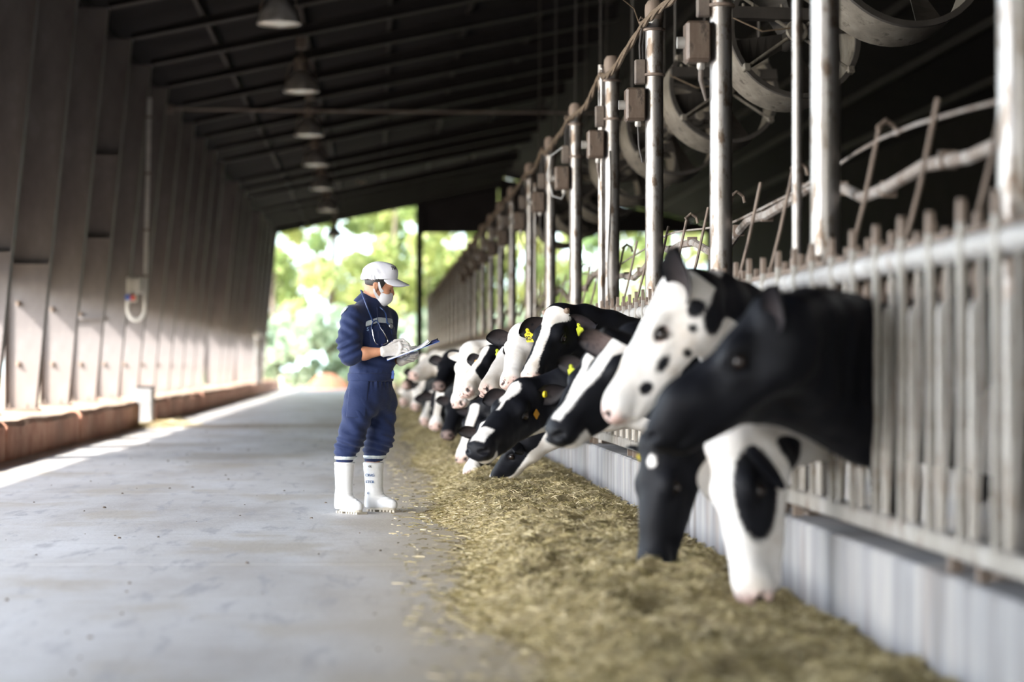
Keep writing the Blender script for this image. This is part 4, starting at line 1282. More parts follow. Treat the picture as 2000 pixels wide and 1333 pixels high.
def pat_blaze(u, v, w):
    hw = 0.05 - 0.012*sm(u, 0.1, 0.3) + 0.05*sm(u, 0.40, 0.50)
    return np.minimum(hw - np.abs(w), v + 0.12 + 0.08*sm(u, 0.42, 0.5))
def pat_halfwhite(u, v, w):
    a = np.minimum(0.04 + 0.1*sm(u, 0.32, 0.46) - w, v + 0.16)
    return a
def pat_white(u, v, w):
    return np.minimum(np.full_like(u, 0.1), -blob(u, v, w, (0.16, -0.13, 0.11), (0.03, 0.035, 0.05)))
def pat_white2(u, v, w):
    s = np.minimum(np.full_like(u, 0.1), -blob(u, v, w, (0.15, -0.10, 0.12), (0.03, 0.05, 0.03)))
    return np.minimum(s, -blob(u, v, w, (0.27, -0.13, 0.09), (0.03, 0.02, 0.04)))
def pat_throat(u, v, w):
    return np.maximum(np.minimum(-0.175 - v + 0.07*sm(u, 0.3, 0.55), u + 0.3), np.minimum(u - 0.50, v + 0.2))
def nk_throat(u, v, w, V):      # white underside of the neck
    return -0.20 - v + 0.10*np.sin(V[:,0]*5)*0.2
def nk_white(u, v, w, V): return np.full(len(V), 0.1)

C = make_cow
# the nearest seven, from the near end
C(7.945, (1485, 598), (1232, 838), 7.45, L=0.63, h=0.014, pat=-0.2, neckpat=lambda u, v, w, V: np.where(V[:,2] < 0.0, 0.1, -0.2), body_seed=3,
  label='big black dairy cow nearest the camera with its head stretched out', pinknose=0.0, ear=(0.5, -0.55), ear_len=0.19,
  extra=[((1.10, 7.47, 0.915), (1.55, 7.74, 0.945), 0.085, 0.11), ((1.55, 7.74, 0.945), (1.86, 7.945, 0.77), 0.11, 0.105)])
C(8.699, (1400, 868), (1440, 1192), 8.25, L=0.64, h=0.014, pat=pat_eyepatch, neckpat=nk_white, body_seed=5, body_bias=0.1, ear_white=(-0.1, 0.1), roll=0.0,
  hint=(-0.85, -0.40, 0.35), label='white faced dairy cow with black eye patch eating feed, head straight down', tags=[(1, 0.12, 'tag', None, (0.05, 0.06))], ear=(-1.5, 0.25), ear_len=0.20, neck_dz=0.05)
C(9.453, (1300, 556), (1152, 806), 8.95, L=0.63, h=0.014, pat=pat_whiteface, neckpat=lambda u, v, w, V: np.minimum(np.minimum(u + 0.16, v + 0.17), 0.02 + 0.05*np.sin(V[:,2]*30 + V[:,0]*22)), body_seed=8, ear_white=(-0.1, -0.1),
  label='white faced dairy cow with black spots and black ear, second head from the camera', ear=(0.9, -0.75), ear_len=0.24, lidpink=True)
C(10.207, (1268, 868), (1247, 1132), 9.3, L=0.60, h=0.014, pat=pat_star, neckpat=-0.2, body_seed=9, hint=(-0.8, -0.55, 0.2), pinknose=0.15,
  label='black dairy cow with tiny white forehead spot eating, muzzle in the feed', tags=[(-1, 0.3, 'tag', None, (0.05, 0.06))], ear=(0.2, 0.1), ear_len=0.17)
C(10.961, (1222, 648), (1052, 838), 10.2, L=0.67, h=0.014, pat=pat_stripe, neckpat=-0.2, body_seed=12, pinknose=0.0,
  label='black dairy cow with white face stripe and big drooping pinkish ear', ear=(-1.3, -1.9), ear2=(-0.1, -0.3), ear_len=0.27, earpink=0.30)
C(11.715, (1165, 688), (1078, 818), 11.4, L=0.58, h=0.016, pat=pat_stripe, neckpat=-0.2, body_seed=13, pinknose=0.2,
  label='black dairy cow mostly hidden behind the striped one, its white stripe showing', tags=[(-1, 0.4, 'tag_green', None, (0.05, 0.06))], ear=(0.1, 0.0))
r2 = C(12.469, (1020, 750), (918, 868), 12.35, L=0.61, h=0.0095, pat=pat_forehead, neckpat=lambda u, v, w, V: -0.245 - v, body_seed=15, pinknose=0.0, roll=0.10,
  label='black dairy cow with white forehead patch and white chin, in sharp focus', ear=(0.4, -0.1), ear2=(-0.25, 0.1), ear_len=0.18)
# its tags: a round yellow stud and an orange plate
rt, T2, (eu, ev, ew), S2, og = r2
pp = T2(0.11, -0.10, 0.118); make_tag(pp, eu - ev*0.3, -ev, ew, rt, og, M['tag_orange'], None, (0.040, 0.045), 'orange_tag', stem=False)
pp = T2(-0.005, -0.06, 0.125)
o_ = MB().cyl(pp, pp + ew*0.012, 0.021, 0.019, 14).build('yellow_stud', M['tag'], rt, og, smooth=True)
r1 = C(13.977, (1084, 606), (1020, 734), 13.75, L=0.585, h=0.0095, pat=pat_824, neckpat=-0.2, body_seed=17, roll=-0.06,
  label='black dairy cow with broad white blaze and yellow ear tags, looking at the camera', ear=(-0.30, 0.12), ear_len=0.23, horns=True,
  tags=[(-1, 0.62, 'tag', '824', (0.066, 0.082)), (1, 0.40, 'tag_green', None, (0.055, 0.075))])
C(14.731, (1022, 640), (992, 738), 14.7, L=0.58, h=0.012, pat=pat_white2, neckpat=nk_white, body_seed=19, lidpink=True, body_bias=0.1, ear_white=-0.1, roll=0.05,
  label='white faced dairy cow with pink spotted nose behind the tagged cow')
C(15.485, (1003, 655), (929, 757), 15.4, L=0.57, h=0.012, pat=pat_white2, neckpat=nk_white, body_seed=21, roll=-0.35, lidpink=True, body_bias=0.05, ear_white=-0.1, sgn=-1,
  label='white dairy cow with black ear and lime ear tag, pink nostril', tags=[(-1, 0.78, 'tag_green', None, (0.07, 0.065))], ear=(0.1, -0.15))
C(16.239, (1010, 842), (948, 932), 16.4, L=0.56, h=0.014, pat=pat_throat, neckpat=nk_throat, body_seed=22, sgn=1, pinknose=0.8, hint=(-0.8, 0.0, 0.6),
  label='black cheeked dairy cow with white throat eating low beside the kerb')
C(16.993, (953, 682), (894, 757), 17.0, L=0.57, h=0.014, pat=pat_halfwhite, neckpat=-0.2, body_seed=23, roll=-0.35,
  label='dairy cow with white nose and black cheek between two white faces', tags=[(-1, 0.35, 'tag_orange', None, (0.05, 0.06))], ear=(0.2, -0.3))
C(17.747, (950, 828), (912, 922), 18.1, L=0.58, h=0.014, pat=pat_blaze, neckpat=-0.2, body_seed=25,
  label='black dairy cow with white blaze eating, nose close to the feed edge', ear=(0.0, 0.0))
C(18.501, (912, 680), (883, 788), 18.5, L=0.57, h=0.014, pat=pat_white, neckpat=nk_white, body_seed=26, roll=-0.2, lidpink=True, body_bias=0.05, ear_white=0.1,
  label='all white long faced dairy cow holding its head above the eating ones')
C(19.255, (930, 792), (893, 895), 20.0, L=0.60, h=0.015, pat=pat_blaze, neckpat=-0.2, body_seed=28, sgn=-1,
  label='dairy cow with long white blaze, head lowered left of the sharp black cow')
C(20.763, (895, 770), (868, 846), 21.8, L=0.58, h=0.018, pat=pat_star, neckpat=-0.2, body_seed=30, pinknose=0.3,
  label='black dairy cow eating with yellow ear tag, blurred beyond the blaze cow', tags=[(1, 0.4, 'tag', None, (0.06, 0.07))])
C(21.517, (880, 690), (852, 748), 22.6, L=0.57, h=0.018, pat=-0.2, neckpat=lambda u, v, w, V: 0.05 - np.abs(V[:,2] - 1.0), body_seed=31, pinknose=0.3,
  label='black dairy cow with pale neck streak, head raised in the blurred row')
C(22.271, (862, 762), (848, 828), 24.0, L=0.58, h=0.018, pat=pat_blaze, neckpat=-0.2, body_seed=33,
  label='blurred black dairy cow with white blaze eating, first past the raised black head')
C(23.025, (850, 688), (800, 726), 25.6, L=0.58, h=0.018, pat=pat_white, neckpat=nk_white, body_seed=34, body_bias=0.1, ear_white=0.05,
  label='pinkish white blurred dairy cow with head held level under the clipboard')
C(24.533, (846, 768), (826, 818), 27.5, L=0.58, h=0.02, pat=pat_blaze, neckpat=-0.2, body_seed=36,
  label='blurred black dairy cow with short white blaze, second of the far eaters')
C(26.041, (832, 742), (806, 790), 29.5, L=0.58, h=0.02, pat=pat_halfwhite, neckpat=-0.2, body_seed=38,
  label='blurred dairy cow with white nose low down, third of the far eaters')
C(27.549, (818, 716), (788, 745), 31.0, L=0.58, h=0.02, pat=-0.2, neckpat=-0.2, body_seed=40,
  label='blurred black dairy cow beside the person, head stretched to the aisle')
C(28.303, (806, 752), (785, 778), 33.0, L=0.58, h=0.02, pat=pat_white, neckpat=0.1, body_seed=41, ear_white=0.05,
  label='blurred white dairy cow head at the far end of the visible row')
q = random.Random(5)
far_slots = [29.811 + 0.754*2*i for i in range(9)]
for i, s_ in enumerate(far_slots):
    px = q.uniform(1.05, 1.35); low = i % 2 == 0
    pz = q.uniform(0.55, 0.75) if low else q.uniform(1.05, 1.2)
    Pw = (px, s_ - 0.1, pz); Mw = (px - 0.25 if low else px - 0.42, s_ - 0.22, 0.14 if low else pz - 0.32)
    C(s_, None, None, None, h=0.028, world=(Pw, Mw), pat=[pat_blaze, pat_white, -0.2, pat_halfwhite][i % 4], neckpat=-0.2, body_seed=50 + i,
      label='blurred black and white dairy cow far down the row behind the clipboard', group='distant cows at the far end of the feed row')
# ================================================================== FEED ON THE ALLEY
def vnoise(x, y, seed):
    q = np.random.default_rng(seed); T = q.random((256, 256))
    xi, yi = np.floor(x).astype(int), np.floor(y).astype(int)
    fx, fy = x - xi, y - yi
    fx, fy = fx*fx*(3 - 2*fx), fy*fy*(3 - 2*fy)
    g = lambda i, j: T[(xi + i) % 256, (yi + j) % 256]
    return (g(0,0)*(1-fx) + g(1,0)*fx)*(1-fy) + (g(0,1)*(1-fx) + g(1,1)*fx)*fy - 0.5

HOLES = [(1.02, 10.95, 0.15, 0.15), (0.83, 9.5, 0.13, 0.15), (1.10, 8.0, 0.06, 0.16), (1.35, 6.9, 0.06, 0.18), (0.95, 13.2, 0.05, 0.13), (1.25, 12.2, 0.05, 0.14), (0.78, 17.0, 0.05, 0.15)]
def feed_h(x, y):
    e = 0.47 + 0.28*vnoise(y*0.55, y*0 + 3.3, 1) + 0.14*vnoise(y*1.9, y*0, 2)
    m = sm(x, e, e + 0.42)
    m = m*(1 - 0.62*sm(x, 1.38, 1.78))
    amp = 0.13 + 0.09*vnoise(y*0.45, x*0.8, 3)
    h = m*amp
    lump = 0.075*vnoise(x*4.2, y*4.2, 4) + 0.05*vnoise(x*10, y*10, 5) + 0.028*vnoise(x*24, y*24, 6)
    h = h + lump*sm(x, e - 0.02, e + 0.3)*(0.45 + 0.55*m)
    h = h - 0.009*(1 - sm(x, e - 0.06, e + 0.10))
    for hx, hy, dp, rr in HOLES:
        h = h - dp*np.exp(-(((x - hx)/rr)**2 + ((y - hy)/(rr*1.2))**2)**1.5)
    return h, m, e
yy = np.concatenate([np.arange(3.4, 16, 0.028), np.arange(16, 30, 0.05), np.arange(30, 84, 0.16)])
xx = np.arange(0.02, 1.80, 0.028)
GX, GY = np.meshgrid(xx, yy, indexing='ij')
GH, GM, GE = feed_h(GX, GY)
GH = np.maximum(GH, -0.008)
edge0 = (GX <= xx[0] + 1e-6)
GH[edge0] = -0.01
nx, ny = GX.shape
V = np.stack([GX.ravel(), GY.ravel(), GH.ravel()], 1)
I = np.arange(nx*ny).reshape(nx, ny)
Q = np.stack([I[:-1,:-1].ravel(), I[1:,:-1].ravel(), I[1:,1:].ravel(), I[:-1,1:].ravel()], 1)
feed = thing('feed_windrow', 'long heap of chopped green brown fodder along the feed kerb', 'fodder', (1.0, 8.0, 0.0))
o_ = np_mesh('fodder_bed', V, Q, M['feed'], feed, (1.0, 8.0, 0.0)); o_['kind'] = 'stuff'
# loose straws and stems
N = 210000
u = rng.random(N)
sy = 4.2*(60/4.2)**(u**1.15)
sx = rng.random(N)*1.70 + 0.10
hh, mm, ee = feed_h(sx, sy)
keep = rng.random(N) < np.clip(0.07*sm(sx, ee - 0.55, ee - 0.1) + 0.95*sm(sx, ee - 0.08, ee + 0.15), 0, 1)
sx, sy, hh = sx[keep], sy[keep], np.maximum(hh[keep], 0.0)
n = len(sx)
Ls = (0.014 + 0.055*rng.random(n)**1.8)*(1 + sy/70)
ws = (0.0010 + 0.0011*rng.random(n))*(1 + sy/32)
az = rng.random(n)*2*np.pi; tilt = rng.normal(0.0, 0.42, n)
big = sm(sx, 0.4, 0.8)
tilt = tilt*big
d = np.stack([np.cos(az)*np.cos(tilt), np.sin(az)*np.cos(tilt), np.abs(np.sin(tilt))], 1)
sd = np.stack([-np.sin(az), np.cos(az), np.zeros(n)], 1)
sd = sd*np.cos(rng.random(n)*3)[:, None] + np.array([0, 0, 1])*np.sin(rng.random(n)*3)[:, None]
c0 = np.stack([sx, sy, hh + 0.004], 1) - d*(Ls*0.5)[:, None]
bend = np.stack([rng.normal(0, .12, n), rng.normal(0, .12, n), rng.normal(0.05, .1, n)], 1)*Ls[:, None]
p0, p1, p2 = c0, c0 + d*(Ls*0.5)[:, None] + bend*0.5, c0 + d*Ls[:, None]
p0[:, 2] = np.maximum(p0[:, 2], 0.002); p2[:, 2] = np.maximum(p2[:, 2], 0.002)
w_ = sd*ws[:, None]
V = np.stack([p0 - w_, p0 + w_, p1 - w_, p1 + w_, p2 - w_*0.5, p2 + w_*0.5], 1).reshape(-1, 3)
b = (np.arange(n)*6)[:, None]
Q = np.concatenate([b + np.array([[0,1,3,2]]), b + np.array([[2,3,5,4]])])
tint = np.repeat(np.clip(rng.beta(1.6, 1.9, n) + 0.25*(rng.random(n) < 0.08), 0, 1), 6)
o_ = np_mesh('loose_straw', V, Q, M['straw'], feed, (1.0, 8.0, 0.0), smooth=False, attrs={'tint': tint}); o_['kind'] = 'stuff'
# golden litter blown into the kerb gap
n = 2600; q = np.random.default_rng(77)
gx = np.clip(-3.72 + q.normal(0, 0.22, n), -4.4, -2.9); gy = 36.2 + q.normal(0, 1.0, n); gl = 0.05 + 0.09*q.random(n); ga = q.random(n)*6.283
d = np.stack([np.cos(ga), np.sin(ga), 0.25*q.random(n)], 1)*gl[:, None]; sd = np.stack([-np.sin(ga), np.cos(ga), 0.4*np.ones(n)], 1)*0.006
c0 = np.stack([gx, gy, 0.005 + 0.05*q.random(n)*np.exp(-((gx + 3.72)/0.25)**2)], 1)
V = np.stack([c0 - sd, c0 + sd, c0 + d + sd, c0 + d - sd], 1).reshape(-1, 3); V[:, 2] = np.maximum(V[:, 2], 0.003)
o_ = np_mesh('straw_litter', V, np.arange(4*n).reshape(-1, 4), M['straw'], None, smooth=False, attrs={'tint': np.repeat(0.5 + 0.45*q.random(n), 4)}); o_['kind'] = 'stuff'
# crumbs and clods dropped on the alley
m = MB(); q = random.Random(3)
for _ in range(110):
    y = 5.5*(40/5.5)**q.random(); x = q.uniform(-3.0, 0.55)
    s = q.uniform(0.004, 0.011)*(1 + y/40)
    vs = [(x + s*a*q.uniform(.6, 1.2), y + s*b_*q.uniform(.6, 1.2), max(0, s*c)*q.uniform(.5, .9)) for a, b_, c in ((1,0,0),(.5,.87,0),(-.5,.87,0),(-1,0,0),(-.5,-.87,0),(.5,-.87,0),(.4,.3,1),(-.5,.1,.9),(.1,-.5,.8))]
    m.add(vs, [(0,1,6),(1,2,6),(2,7,6),(2,3,7),(3,4,7),(4,8,7),(4,5,8),(5,0,8),(0,6,8),(6,7,8)])
m.build('debris', M['clod'], None, kind='stuff')


# ================================================================== TREES AND SHRUBS OUTSIDE
def leaves(centres, radii, count, size, seed):
    q = np.random.default_rng(seed)
    k = q.integers(0, len(centres), count)
    r = q.normal(0, 1, (count, 3)); r /= np.linalg.norm(r, axis=1)[:, None]
    rad = q.random(count)**0.45
    P = np.asarray(centres)[k] + r*(rad*np.asarray(radii)[k])[:, None]
    a = q.normal(0, 1, (count, 3)); a /= np.linalg.norm(a, axis=1)[:, None]
    b = np.cross(a, q.normal(0, 1, (count, 3))); b /= np.linalg.norm(b, axis=1)[:, None]
    s = (size*(0.6 + 0.8*q.random(count)))[:, None]
    V = np.stack([P - a*s, P + b*s*0.55, P + a*s, P - b*s*0.55], 1).reshape(-1, 3)
    Q = np.arange(count*4).reshape(-1, 4)
    tint = np.clip(0.5 + 0.28*q.normal(0, 1, len(centres))[k] + 0.18*q.normal(0, 1, count), 0, 1)
    return V, Q, np.repeat(tint, 4)

def tree(x, y, hgt, crown, seed, label, mat='leaf', count=5200, low=0.30, size=0.25, group=None, cat='tree', name='tree'):
    q = random.Random(seed)
    org = (x, y, -0.13)
    r = thing(name, label, cat, org, group)
    tk = [(x, y, -0.13), (x + q.uniform(-.2, .2), y, hgt*0.3), (x + q.uniform(-.4, .4), y, hgt*0.62), (x + q.uniform(-.5, .5), y, hgt*0.9)]
    MB().tube(tk, [0.20*hgt/11, 0.15*hgt/11, 0.10*hgt/11, 0.03], 8).build('trunk', M['bark'], r, org, smooth=True)
    cs, rs = [], []
    for _ in range(30):
        a = q.uniform(0, 6.283); zz = q.uniform(low, 1.0)
        rr = crown*math.sqrt(q.random())*(1.0 - 0.55*abs(zz - 0.6))
        cs.append((x + rr*math.cos(a), y + rr*math.sin(a)*0.8, hgt*zz)); rs.append(q.uniform(0.5, 1.15)*crown/3.2)
    for c in cs[:7]:
        MB().tube([(x, y, min(c[2]*0.72, hgt*0.8)), ((x + c[0])/2, (y + c[1])/2, c[2]*0.88), c], [0.06, 0.045, 0.02], 6).build('branch', M['bark'], r, org)
    V, Q, t = leaves(cs, rs, count, size, seed)
    o = np_mesh('foliage', V, Q, M[mat], r, org, smooth=False, attrs={'tint': t}); o['kind'] = 'stuff'
    return r
TREES = [(-9.0, 104, 12.5, 3.6, 'leaf'), (-4.9, 100, 11.5, 3.0, 'leaf2'), (-2.2, 108, 13.5, 3.6, 'leaf'), (0.9, 102, 11.8, 2.8, 'leaf'), (2.6, 112, 14.0, 3.8, 'leaf2'),
         (5.2, 103, 12.0, 3.2, 'leaf'), (8.3, 108, 12.5, 3.4, 'leaf'), (11.5, 102, 11.5, 3.4, 'leaf2'), (15.0, 106, 12.0, 3.6, 'leaf'), (18.8, 104, 12.0, 3.5, 'leaf2'), (22.5, 107, 12.5, 3.6, 'leaf')]
for i, (x, y, h_, c, mt) in enumerate(TREES):
    tree(x, y, h_, c, 100 + i, '%s leafy tree outside the far barn mouth, %s tree from the left' % ('yellow green' if mt == 'leaf' else 'deeper green', ORD[i]), mt,
         count=3400 if mt == 'leaf' else 3000, low=0.24, group='trees outside the far barn end')
SHR = [(-7.2, 97, 3.6, 1.9), (-4.4, 95, 3.0, 1.6), (-2.0, 97, 3.4, 1.7), (0.6, 98, 3.0, 1.5), (3.2, 97, 3.2, 1.7), (6.4, 96, 3.4, 1.8), (9.6, 97, 3.2, 1.8), (13.0, 97, 3.4, 1.8)]
for i, (x, y, h_, c) in enumerate(SHR):
    tree(x, y, h_, c, 200 + i, 'pale green shrub under the far trees, %s shrub from the left' % ORD[i], 'leaf3', count=2600, low=0.1, size=0.20, group='shrubs under the far trees', cat='shrub', name='shrub')
for i, (x, y, h_, c) in enumerate([(-15.5, 44, 3.0, 1.8), (-16.5, 52, 3.2, 1.9), (-13.5, 62, 3.2, 1.9)]):
    tree(x, y, h_, c, 230 + i, 'green bush outside the wall gap, %s bush along the wall' % ORD[i], 'leaf', count=1500, low=0.1, size=0.18, group='bushes outside the side wall', cat='shrub', name='shrub')
mo = thing('earth_mound', 'orange earth mound lying outside beyond the barn mouth', 'mound', (-2.2, 92.5, -0.13))
V = []; Fq = []
for i in range(9):
    for j in range(18):
        a = 2*math.pi*j/18; rr = 1 - i/8
        V.append((-2.2 + 0.95*math.cos(a)*(1 - (1-rr)**1.3*1.0)*(1 + 0.12*math.sin(3*a + 1)), 92.5 + 0.9*math.sin(a)*rr, -0.13 + 0.75*(1 - rr**2) + 0.04*math.sin(5*a + i)))
for i in range(8):
    for j in range(18): Fq.append((i*18 + j, i*18 + (j+1) % 18, i*18 + 18 + (j+1) % 18, i*18 + 18 + j))
MB().add(V, Fq).build('heap', M['mound'], mo, mo.location, smooth=True)

# small bird in the air
bp_ = P3(705, 357, 40.0)
bi = thing('bird', 'small brown bird flying under the dark roof', 'bird', tuple(bp_))
MB().lathe([(0.001, -0.07), (0.018, -0.04), (0.024, 0.0), (0.016, 0.04), (0.014, 0.055), (0.001, 0.075)], tuple(bp_), 'Y', 10).build('body', M['bird'], bi, bp_, smooth=True)
for s in (-1, 1):
    MB().add([(bp_[0] + s*0.015, bp_[1] + 0.03, bp_[2] + 0.01), (bp_[0] + s*0.06, bp_[1] + 0.035, bp_[2] + 0.055), (bp_[0] + s*0.115, bp_[1] - 0.02, bp_[2] - 0.02), (bp_[0] + s*0.055, bp_[1] - 0.04, bp_[2] + 0.03), (bp_[0] + s*0.015, bp_[1] - 0.03, bp_[2] + 0.01),
              (bp_[0] + s*0.015, bp_[1] + 0.03, bp_[2] + 0.004), (bp_[0] + s*0.06, bp_[1] + 0.035, bp_[2] + 0.049), (bp_[0] + s*0.115, bp_[1] - 0.02, bp_[2] - 0.026), (bp_[0] + s*0.055, bp_[1] - 0.04, bp_[2] + 0.024), (bp_[0] + s*0.015, bp_[1] - 0.03, bp_[2] + 0.004)],
             [(0,1,3,4), (1,2,3), (9,8,6,5), (8,7,6), (0,5,6,1), (1,6,7,2), (2,7,8,3), (3,8,9,4)]).build('wing', M['bird'], bi, bp_)
# ================================================================== PERSON
YM = 14.9
def PM(px, py, dy=0.0): return P3(px, py, YM + dy)
yaw = math.radians(-38)
fd = np.array([math.cos(yaw), math.sin(yaw), 0]); sdv = np.array([-math.sin(yaw), math.cos(yaw), 0]); zz_ = np.array([0, 0, 1.0])
RB = np.stack([fd, sdv, zz_])
hB = 0.0058
def newfield(x0, x1, y0, y1, dy0=-0.36, dy1=0.34, h=hB):
    a, b = PM(x0, y1), PM(x1, y0)
    return Field(axis_grid(a[0], b[0], h), axis_grid(YM + dy0, YM + dy1, h), axis_grid(a[2], b[2], h))
PORG = (float(PM(700, 1000)[0]), YM, 0.0)
person = thing('person', 'person in navy coverall, white cap, mask and white rubber boots, writing on a clipboard', 'person', PORG)

def torso(f, g=0.0):
    f.ell(PM(722, 775), RB, np.array([0.150, 0.185, 0.150]) + g, 0.05)
    f.ell(PM(724, 735), RB, np.array([0.142, 0.182, 0.17]) + g, 0.05)
    f.ell(PM(727, 665), RB, np.array([0.140, 0.188, 0.20]) + g, 0.05)
    f.ell(PM(722, 628), RB, np.array([0.118, 0.185, 0.125]) + g, 0.05)
    f.cone(PM(698, 613, -0.11), PM(724, 595, 0.0), 0.062 + g, 0.072 + g, 0.05)
    f.cone(PM(748, 615, 0.12), PM(724, 595, 0.0), 0.060 + g, 0.072 + g, 0.05)
    f.cone(PM(735, 650, -0.02), PM(743, 705, -0.02), 0.10 + g, 0.11 + g, 0.06)
def leg_r(f, g=0.0):
    f.cone(PM(702, 788, -0.09), PM(686, 858, -0.11), 0.118 + g, 0.090 + g, 0.05)
    f.cone(PM(686, 858, -0.11), PM(676, 880, -0.11), 0.088 + g, 0.083 + g, 0.03)
    f.cone(PM(676, 880, -0.11), PM(673, 903, -0.10), 0.074 + g, 0.064 + g, 0.02)
def leg_l(f, g=0.0):
    f.cone(PM(742, 788, 0.08), PM(740, 858, 0.075), 0.120 + g, 0.098 + g, 0.05)
    f.cone(PM(740, 858, 0.075), PM(733, 880, 0.075), 0.094 + g, 0.086 + g, 0.03)
    f.cone(PM(733, 880, 0.075), PM(729, 903, 0.075), 0.074 + g, 0.062 + g, 0.02)
cov = newfield(630, 800, 560, 915)
torso(cov)
D_torso = cov.D.copy()
leg_r(cov); leg_l(cov)
D_body = cov.D.copy()
cov.cone(PM(690, 620, -0.15), PM(682, 668, -0.20), 0.086, 0.082, 0.035)
cov.cone(PM(682, 668, -0.20), PM(683, 694, -0.215), 0.080, 0.076, 0.03)
cov.cone(PM(684, 693, -0.215), PM(698, 692, -0.225), 0.068, 0.058, 0.02)
cov.cone(PM(754, 624, 0.15), PM(752, 668, 0.19), 0.084, 0.078, 0.035)
cov.cone(PM(752, 668, 0.19), PM(751, 700, 0.17), 0.076, 0.070, 0.03)
cov.cone(PM(751, 700, 0.17), PM(758, 703, 0.11), 0.064, 0.056, 0.02)
cov.func((-9, 0, -9), (9, 99, 9), lambda X, Y, Z: (Z - PM(0, 903)[2])*1.0 + 0*X + 0*Y, 0.0, 'c')
D_cov = cov.D.copy()
V, Q = cov.mesh(relax=2)
# folds of loose cloth: bunched above the cuffs, at the elbow and at the waist, slack folds elsewhere
Nn = vnormals(V, Q)
def pn(p, k, seed):
    q = np.random.default_rng(seed); s = 0
    for _ in range(5):
        kk = q.normal(0, k, 3); s = s + np.sin(p @ kk + q.uniform(0, 6.28))
    return s/2.2
zpx = VY - (V[:, 2] - CAMH)*F/YM
xpx = VX + V[:, 0]*F/YM
warp = pn(V, 9, 1)
d = 0.0048*pn(V*np.array([1, 1, 0.6]), 26, 2)
knee = np.exp(-((zpx - 868)/22)**2)
d += knee*0.0075*np.sin((V[:, 2] + 0.35*V[:, 0])*120 + warp*2.2)
elb = np.exp(-((zpx - 682)/20)**2)*sm(xpx, 712, 700)
d += elb*0.008*np.sin((V[:, 2]*1.0 - 0.5*V[:, 0])*105 + warp*2.0)
wai = np.exp(-((zpx - 742)/13)**2)
d += wai*0.005*np.sin((V[:, 0] + V[:, 1]*0.8)*130 + warp*1.5) - wai*0.006
arm = np.exp(-((zpx - 640)/28)**2)*sm(xpx, 715, 700)
d += arm*0.005*np.sin((V[:, 2] + 0.9*V[:, 0])*70 + warp*2.5)
bel = np.exp(-((zpx - 712)/14)**2)*sm(xpx, 700, 715)
d += bel*0.006*np.sin((V[:, 2] + 0.15*V[:, 0])*95 + warp*2.0)
thi = np.exp(-((zpx - 820)/35)**2)
d += thi*0.0065*np.sin((V[:, 2]*0.8 + 0.9*V[:, 0])*60 + warp*2.2)
V = V + Nn*d[:, None]
coverall = np_mesh('coverall', V, Q, M['navy'], person, PORG)
coverall['label'] = 'loose navy blue coverall with rolled sleeves'

def surf(D, px, py, out=0.004, y0=-0.36):
    """first point of a body surface seen along the view line through a photo point, and its normal"""
    A = cov.ax
    ys_ = np.arange(YM + y0, YM + 0.3, 0.003)
    def smp(p):
        g = [(p[i] - A[i][0])/(A[i][1] - A[i][0]) for i in range(3)]
        i = [int(np.clip(math.floor(a), 0, len(A[k]) - 2)) for k, a in enumerate(g)]
        t = [g[k] - i[k] for k in range(3)]
        s = 0
        for a in (0,1):
            for b in (0,1):
                for c in (0,1):
                    s += D[i[0]+a, i[1]+b, i[2]+c]*(t[0] if a else 1-t[0])*(t[1] if b else 1-t[1])*(t[2] if c else 1-t[2])
        return s
    prev = None
    for y in ys_:
        p = P3(px, py, y); v = smp(p)
        if v < 0: break
    e = 0.008
    nrm = np.array([smp(p + np.eye(3)[k]*e) - smp(p - np.eye(3)[k]*e) for k in range(3)])
    nrm /= np.linalg.norm(nrm) + 1e-9
    return p + nrm*out, nrm

def patch(name, D, off, test, mat, label=None, parent=None):
    """a piece of cloth lying on the body: the body's own surface moved out by off, limited by test(X, Y, Z) < 0"""
    X, Y, Z = cov.ax[0][:, None, None], cov.ax[1][None, :, None], cov.ax[2][None, None, :]
    E = np.maximum(D - off, test(X, Y, Z).astype(np.float32))
    E = np.maximum(E, -(D + 0.012))
    v, q = cov.mesh(E, relax=2)
    o = np_mesh(name, v, q, mat, parent or person, PORG)
    if label: o['label'] = label
    return o
cT = PM(724, 660)
def front(X, Y): return (X - cT[0])*fd[0] + (Y - cT[1])*fd[1]
def zband(X, Z, y_mid, half, slope_l=0.0, xk=735, slope_r=0.0):
    xk_ = PM(xk, 0)[0]
    zc = PM(0, y_mid)[2] + np.minimum(X - xk_, 0)*slope_l + np.maximum(X - xk_, 0)*slope_r
    return np.abs(Z - zc) - half*0.003634
patch('chest_tape', D_torso, 0.007, lambda X, Y, Z: np.maximum(zband(X, Z, 626, 5.2, 0.36, 738, -0.05) + 0*Y, np.maximum(0.0 - front(X, Y), (PM(706, 0)[0] - X)) + 0*Z), M['tape'], 'reflective silver tape across the chest')
patch('cuff_tape', D_body, 0.007, lambda X, Y, Z: np.maximum(zband(X, Z, 893.5, 3.6) + 0*Y, (X - PM(701.5, 0)[0]) + 0*Z + 0*Y), M['tape'], 'reflective tape round the trouser cuff')
patch('cuff_tape', D_body, 0.007, lambda X, Y, Z: np.maximum(zband(X, Z, 893.5, 3.6) + 0*Y, (PM(701.5, 0)[0] - X) + 0*Z + 0*Y), M['tape'], 'reflective tape round the trouser cuff')
patch('shoulder_tape', D_cov, 0.006, lambda X, Y, Z: np.maximum(np.abs((X - PM(667, 0)[0])*0.75 + (Z - PM(0, 612)[2])*-0.66) - 0.014, np.abs(Z - PM(0, 609)[2]) - 0.035) + 0*Y, M['tape'], 'reflective tape on the back of the shoulder')
patch('waistband', D_torso, 0.006, lambda X, Y, Z: zband(X, Z, 737, 8.5) + 0*Y, M['navy'])
